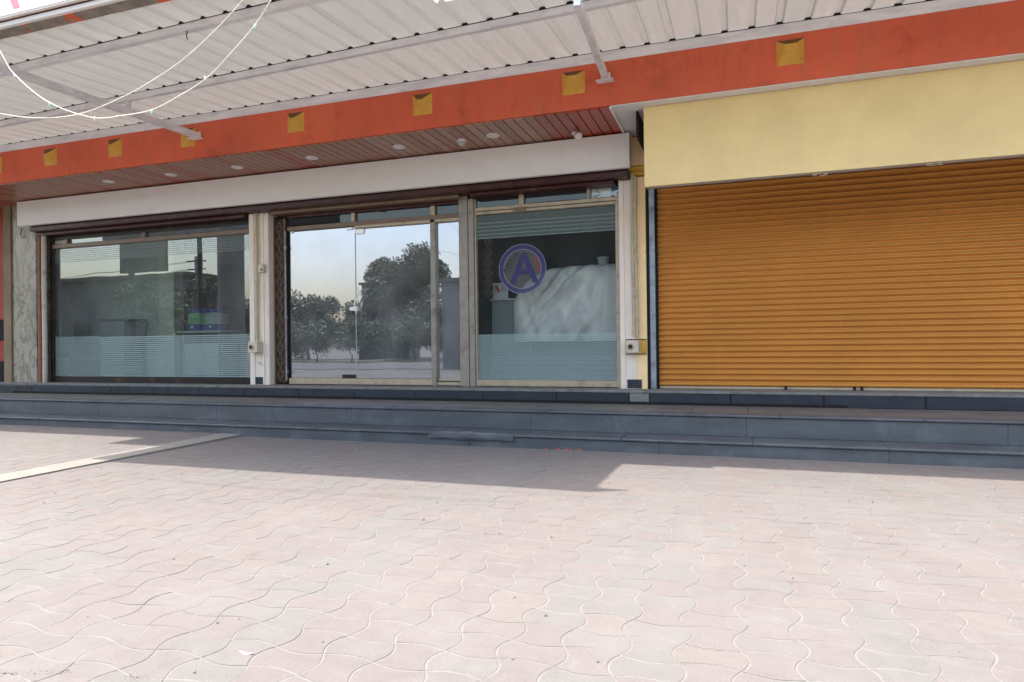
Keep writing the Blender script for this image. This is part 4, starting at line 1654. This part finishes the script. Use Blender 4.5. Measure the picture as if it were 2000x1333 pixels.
def spline(pts, n=8):
    out = []
    P_ = [pts[0]] + pts + [pts[-1]]
    for i_ in range(1, len(P_) - 2):
        for k_ in range(n):
            t = k_ / n
            p0, p1_, p2_, p3 = P_[i_ - 1], P_[i_], P_[i_ + 1], P_[i_ + 2]
            out.append(0.5 * ((2 * p1_) + (p2_ - p0) * t + (2 * p0 - 5 * p1_ + 4 * p2_ - p3) * t * t + (3 * p1_ - p0 - 3 * p2_ + p3) * t ** 3))
    out.append(pts[-1])
    return out


s1 = [(-110, -90), (0, 100), (28, 145), (95, 200), (180, 230), (240, 226), (297, 215), (350, 188), (405, 152), (455, 100), (500, 47), (530, 0), (575, -75)]
s2 = [(-150, 190), (0, 222), (80, 231), (160, 222), (250, 185), (310, 150), (360, 115), (420, 60), (475, 0), (540, -80)]
bulbs1 = [(28, 145, 1), (98, 200, 0), (184, 229, 1), (298, 214, 0), (400, 150, 1), (500, 47, 0)]
for si, (ss, bb_, lab) in enumerate(((s1, bulbs1, 'white cable of fairy lights with pink and mint bulbs at upper left'),
                                     (s2, [], 'plain white cable crossing the fairy lights at upper left'))):
    y_ = YS + 0.03 * si
    pts = spline([onY(p[0], p[1], y_) for p in ss])
    t_ = thing('string_light' if bb_ else 'hanging_cable', lab, 'fairy lights' if bb_ else 'cable', tuple(pts[len(pts) // 2]))
    a = MB()
    a.tube(pts, 0.0042, 6)
    if bb_:                                                     # the second twisted core
        pts2 = [p + Vector((0, 0.004 * math.cos(i * 2.2), 0.0045 * math.sin(i * 2.2))) for i, p in enumerate(spline([onY(p[0], p[1], y_) for p in ss], 24))]
        a.tube(pts2, 0.003, 5)
    a.build('cord', M['cable'], t_, smooth=True)
    for (bx_, by_, kk) in bb_:
        p_ = onY(bx_, by_, y_)
        a = MB()
        dr = Vector((0.35 if kk else -0.25, 0, -1)).normalized()
        a.tube([p_, p_ + dr * 0.012, p_ + dr * 0.03, p_ + dr * 0.042], [0.006, 0.0085, 0.0075, 0.004], 8)
        a.build('bulb', M['bulb_warm'] if kk else M['bulb_green'], t_, smooth=True)

# ------------------------------------------------------------------ small litter and weeds on the paving
q = random.Random(21)


def onG(px, py, Z=0.0):
    d = F + R2 * ((px - 1000) / 1290.37) - U2 * ((py - 666.5) / 1290.37)
    t = (Z - CAM.z) / d.z
    return CAM + d * t


pet = MB()
c0 = onG(480, 1277)
for s_ in range(10):
    a_ = s_ / 10 * 2 * math.pi
    pet.v.append((c0.x + 0.034 * math.cos(a_) + 0.004, c0.y + 0.010 * math.sin(a_), 0.004 + 0.004 * math.cos(a_ * 2)))
pet.v.append((c0.x, c0.y, 0.006))
for s_ in range(10):
    pet.f.append((s_, (s_ + 1) % 10, 10))
    pet.mi.append(0)
tag(pet.build('flower_petal', simple('pink_petal', srgb(226, 130, 140), 0.6)), 'single pink petal lying on the near pavers', 'petal')
pt = MB()
c0 = onG(682, 878)
pm_ = []
for s_ in range(14):
    x, y = c0.x + q.uniform(-.12, .12), c0.y + q.uniform(-.07, .07)
    r_ = q.uniform(.008, .022)
    a_ = q.uniform(0, 3)
    pt.quad((x - r_, y, .002), (x, y - r_ * .5, .003), (x + r_, y + r_ * .2, .009), (x, y + r_ * .6, .004), mi=s_ % 3)
tag(pt.build('paper_scraps', [M['paper_red'], M['blue_plastic'], M['paper']]), 'scatter of red and blue paper scraps by the lowest step', 'litter', kind='stuff')
gr = MB()
for (cx_, cy_, rx, ry, n_) in ((60, 1314, 80, 8, 260), (265, 1325, 24, 12, 90), (205, 1118, 24, 4, 18)):
    for s_ in range(n_):
        p_ = onG(cx_ + q.uniform(-rx, rx), cy_ + q.gauss(0, ry * .45))
        h_ = q.uniform(.001, .006)
        a_ = q.uniform(0, 6.28)
        dx, dy = math.cos(a_) * .003, math.sin(a_) * .003
        gr.quad((p_.x - dx, p_.y - dy, -0.004), (p_.x + dx, p_.y + dy, -0.004), (p_.x + dy * 2, p_.y - dx * 2, h_))
tag(gr.build('moss_tufts', simple('dry_moss', (0.21, 0.205, 0.15), 0.9)), 'thin dry moss in the paver joints at lower left', 'moss', kind='stuff')
pe = MB()
for s_ in range(170):
    x, y = q.uniform(-7, 4), q.uniform(-7.6, -1.9)
    r_ = q.uniform(.003, .009)
    pe.tube([(x, y, 0.0), (x + r_, y + r_ * .3, r_ * .9), (x + 2 * r_, y, 0.0)], [r_ * .6, r_ * .7, r_ * .4], 5)
tag(pe.build('gravel_crumbs', M['cement']), 'loose grit scattered over the pavers', 'grit', kind='stuff')
rs = MB()
for s_ in range(14):
    x = q.gauss(-1.75, .16)
    r_ = q.uniform(.004, .014)
    rs.quad((x - r_, STEP2 - .012, 0.001), (x + r_, STEP2 - .012, .001), (x + r_, STEP2 - .006, 0.008 + r_), (x - r_, STEP2 - .006, 0.006))
tag(rs.build('red_powder', M['tile_yellow'] if False else simple('orange_powder', srgb(190, 90, 62), 0.9)), 'streak of orange powder along the foot of the lowest step', 'powder', kind='stuff')


# ------------------------------------------------------------------ across the road: what the glass mirrors
def tree(name, lab, x, y, h, cr, seed, trunk_r=0.22, n=4200, leaf=0.22, base=0.45, flat=0.75, group='trees across the road'):
    qq = random.Random(seed)
    t_ = thing(name, lab, 'tree' if trunk_r > 0.09 else 'bush', (x, y, 0), group)
    a = MB()
    top = h * 0.72
    spine = [Vector((x + qq.uniform(-.12, .12) * k_, y + qq.uniform(-.12, .12) * k_, -0.1 + top * k_ / 5)) for k_ in range(6)]
    a.tube(spine, [trunk_r * (1 - 0.14 * k_) for k_ in range(6)], 9)
    centers = []
    for k_ in range(13):
        t0 = qq.uniform(0.4, 1.0)
        p0 = spine[int(t0 * 5)]
        an = qq.uniform(0, 6.28)
        el = qq.uniform(-.1, 1.1)
        L = cr * qq.uniform(.55, .95)
        e = p0 + Vector((math.cos(an) * math.cos(el), math.sin(an) * math.cos(el), math.sin(el) * flat)) * L
        mid = (p0 + e) / 2 + Vector((0, 0, -.08 * L))
        a.tube([p0, mid, e], [trunk_r * .4, trunk_r * .25, trunk_r * .08], 6)
        centers.append((e, cr * qq.uniform(.28, .48)))
    a.build('trunk', M['bark'], t_)
    c = MB()
    cz = h * (base + (1 - base) / 2)
    for k_ in range(6):
        centers.append((Vector((x + qq.uniform(-.4, .4) * cr, y + qq.uniform(-.4, .4) * cr, cz + qq.uniform(-.3, .5) * cr * flat)), cr * qq.uniform(.3, .5)))
    for k_ in range(n):
        ce, r_ = centers[qq.randrange(len(centers))]
        d = Vector((qq.gauss(0, 1), qq.gauss(0, 1), qq.gauss(0, 1) * .8)).normalized() * r_ * (qq.random() ** .4)
        p = ce + d
        u = Vector((qq.gauss(0, 1), qq.gauss(0, 1), qq.gauss(0, 1))).normalized()
        v = u.cross(Vector((qq.gauss(0, 1), qq.gauss(0, 1), 1))).normalized()
        s_ = leaf * qq.uniform(.5, 1.1)
        c.quad(p - u * s_, p + v * s_ * .4, p + u * s_, p - v * s_ * .4, mi=qq.choice((0, 0, 1, 1, 2)))
    c.build('crown', [M['leaf_a'], M['leaf_b'], M['leaf_c']], t_)


tree('shade_tree', 'large round shade tree mirrored in the right glass door', -26.0, -40, 10.2, 3.9, 3, 0.35, 26000, 0.19, 0.3)
for i_, (x, y, h, cr, n_) in enumerate(((-35.5, -40, 6.6, 2.7, 4200), (-38.6, -41, 7.2, 2.9, 4200), (-42.5, -40, 6.4, 2.8, 3600), (-32.2, -43, 6.2, 2.3, 3600),
                                        (-47, -42, 7.4, 3.2, 3600), (-53, -44, 8.0, 3.5, 3000), (-24, -44, 5.2, 2.6, 3000))):
    tree('roadside_tree', ['leafy tree just left of the mirrored shade tree', 'tallest bushy tree of the mirrored row', 'low spreading tree in the mirrored row', 'slim tree beside the mirrored grey building',
                           'wide tree left of the mirrored row', 'far tree seen past the mirrored post', 'small tree under the mirrored shade tree'][i_], x, y, h, cr, 30 + i_, 0.16, int(n_ * 1.7), 0.20, 0.15)
for i_, (x, y) in enumerate(((-33, -33), (-30.5, -34), (-36, -34.5), (-27.5, -34), (-39.5, -34), (-25, -34.5), (-22, -34), (-43, -35), (-19, -35))):
    tree('roadside_bush', 'dark scrubby bush in the verge, number mirrored low in the doors' if False else
         ['bush with yellowish leaves at the verge', 'dense bush right of the yellowish one', 'round bush left of the yellowish one', 'low bush under the shade tree', 'straggling bush by the power pole',
          'bush right of the shade tree trunk', 'bush before the blue shed', 'wide bush far left along the verge', 'last bush at the right of the verge'][i_],
         x, y, 3.4, 1.9, 60 + i_, 0.05, 4200, 0.15, 0.0, group='bushes along the road verge')
# leafy tree next to the forecourt, mirrored in the left window
tree('courtyard_tree', 'light green leafy tree mirrored in the left window', -17.6, -9.2, 4.3, 1.15, 90, 0.07, 2600, 0.11, 0.35, group='courtyard trees')
tree('courtyard_tree', 'second light green tree mirrored behind the hoarding edge', -21.5, -10.2, 4.4, 1.3, 91, 0.07, 2600, 0.11, 0.35, group='courtyard trees')


def far_building(name, lab, x0, x1, y0, y1, h, roof, wins):
    t_ = thing(name, lab, 'building', ((x0 + x1) / 2, (y0 + y1) / 2, 0))
    MB().box(x0, x1, y0, y1, -0.05, h).build('wall', M['far_wall'], t_)
    a = MB()
    if roof == 'flat':
        a.box(x0 - .2, x1 + .2, y0 - .2, y1 + .2, h + .002, h + .18)
    else:
        ym = (y0 + y1) / 2
        z_ = h + 1.3
        a.quad((x0 - .3, y1 + .4, h - .1), (x1 + .3, y1 + .4, h - .1), (x1 + .3, ym, z_), (x0 - .3, ym, z_))
        a.quad((x0 - .3, y0 - .4, h - .1), (x1 + .3, y0 - .4, h - .1), (x1 + .3, ym, z_), (x0 - .3, ym, z_))
        a.quad((x0, y1, h), (x0, y0, h), (x0, ym, z_ - .05))
        a.quad((x1, y1, h), (x1, y0, h), (x1, ym, z_ - .05))
    a.build('roof', M['far_roof'], t_)
    for (wx, wz) in wins:
        MB().box(wx - .5, wx + .5, y1 + .002, y1 + .06, wz, wz + 1.2).build('window', M['far_window'], t_)


far_building('grey_house', 'small grey flat-roofed house mirrored behind the door handle', -32.0, -28.7, -48, -43, 6.6, 'flat', ((-31, 3.4), (-29.6, 3.4)))
far_building('hut', 'hut with brown gabled roof mirrored in the left window', -41.5, -37.5, -34, -30, 3.4, 'gable', ((-39.5, 1.2),))
far_building('roadside_block', 'dark roadside block mirrored in the narrow side light', -13.7, -12.05, -24.5, -20.5 - .3 + .3, 4.2, 'flat', ((-12.2, 1.5),))
far_building('long_shed', 'long low shed with pale wall, mirrored at the far left', -36, -23.5, -17.5, -14.5, 4.4, 'flat', ((-30, 1.2),))
far_building('sky_blocker_house', 'added two storey house blocking the sky mirrored in the right window', -12.0, -1.2, -24.8, -21.0, 7.6, 'flat', ((-8.5, 1.2), (-5.5, 1.2), (-2.9, 1.2), (-8.5, 4.0), (-5.5, 4.0), (-2.9, 4.0)))  # added behind the camera to darken the right window's reflection
# concrete pillar, thin post and goosenecks mirrored in the left window
a = MB()
a.tube([(-12.75, -5.2, -0.05), (-12.75, -5.2, 4.35)], 0.34, 24)
tag(a.build('concrete_pillar', M['conc_post'], smooth=False), 'thick round concrete pillar mirrored in the left window', 'pillar')
a = MB()
a.tube([(-13.7, -5.1, -0.05), (-13.7, -5.1, 4.2)], 0.06, 10)
tag(a.build('thin_post', M['dark_frame'], smooth=False), 'thin dark post mirrored in the left window', 'post')
a = MB()
a.bar((-17.5, -5.6, 4.5), (-9.8, -5.6, 4.5), 0.5, 0.35)
tag(a.build('portal_beam', M['conc_post']), 'concrete cross beam over the round pillar, mirrored in the left window', 'beam')
a = MB()
a.box(-16.6, -14.9, -5.2, -5.12, 3.30, 4.55)
tag(a.build('side_hoarding', M['far_wall']), 'grey back of a hoarding mirrored in the left window', 'hoarding')
a = MB()
pp_ = [Vector((-24.0, -12, -0.05)), Vector((-24.0, -12, 4.3))]
for k_ in range(9):
    t = k_ / 8 * math.pi * .5
    pp_.append(Vector((-24.0 + 0.55 * (1 - math.cos(t)), -12, 4.3 + 0.55 * math.sin(t))))
pp_.append(Vector((-22.6, -12, 4.85)))
a.tube(pp_, 0.12, 10)
tag(a.build('gooseneck_pipe', M['far_wall'], smooth=False), 'thick bent vent pipe mirrored in the left window', 'pipe')


def pole(x, y, h, lab):
    t_ = thing('power_pole', lab, 'power pole', (x, y, 0), 'power poles along the road')
    MB().tube([(x, y, -.05), (x, y, h)], [0.13, 0.09], 10).build('shaft', M['conc_post'], t_)
    for zz in (h - .4, h - 1.1):
        MB().bar((x - .9, y, zz), (x + .9, y, zz), .08, .1).build('crossarm', M['dark_frame'], t_)


pole(-44.0, -36, 9.0, 'power pole with two crossarms at the left edge of the doors')
w_ = MB()
for zz, dx in ((8.6, -.8), (8.6, .8), (7.9, -.8), (7.9, .8)):
    w_.tube([(-44 + dx, -36, zz), (-62, -36.1, zz - .9), (-80 + dx, -36, zz)], 0.015, 4)
tag(w_.build('power_lines', M['black']), 'thin power lines strung from the power pole along the road', 'power lines')
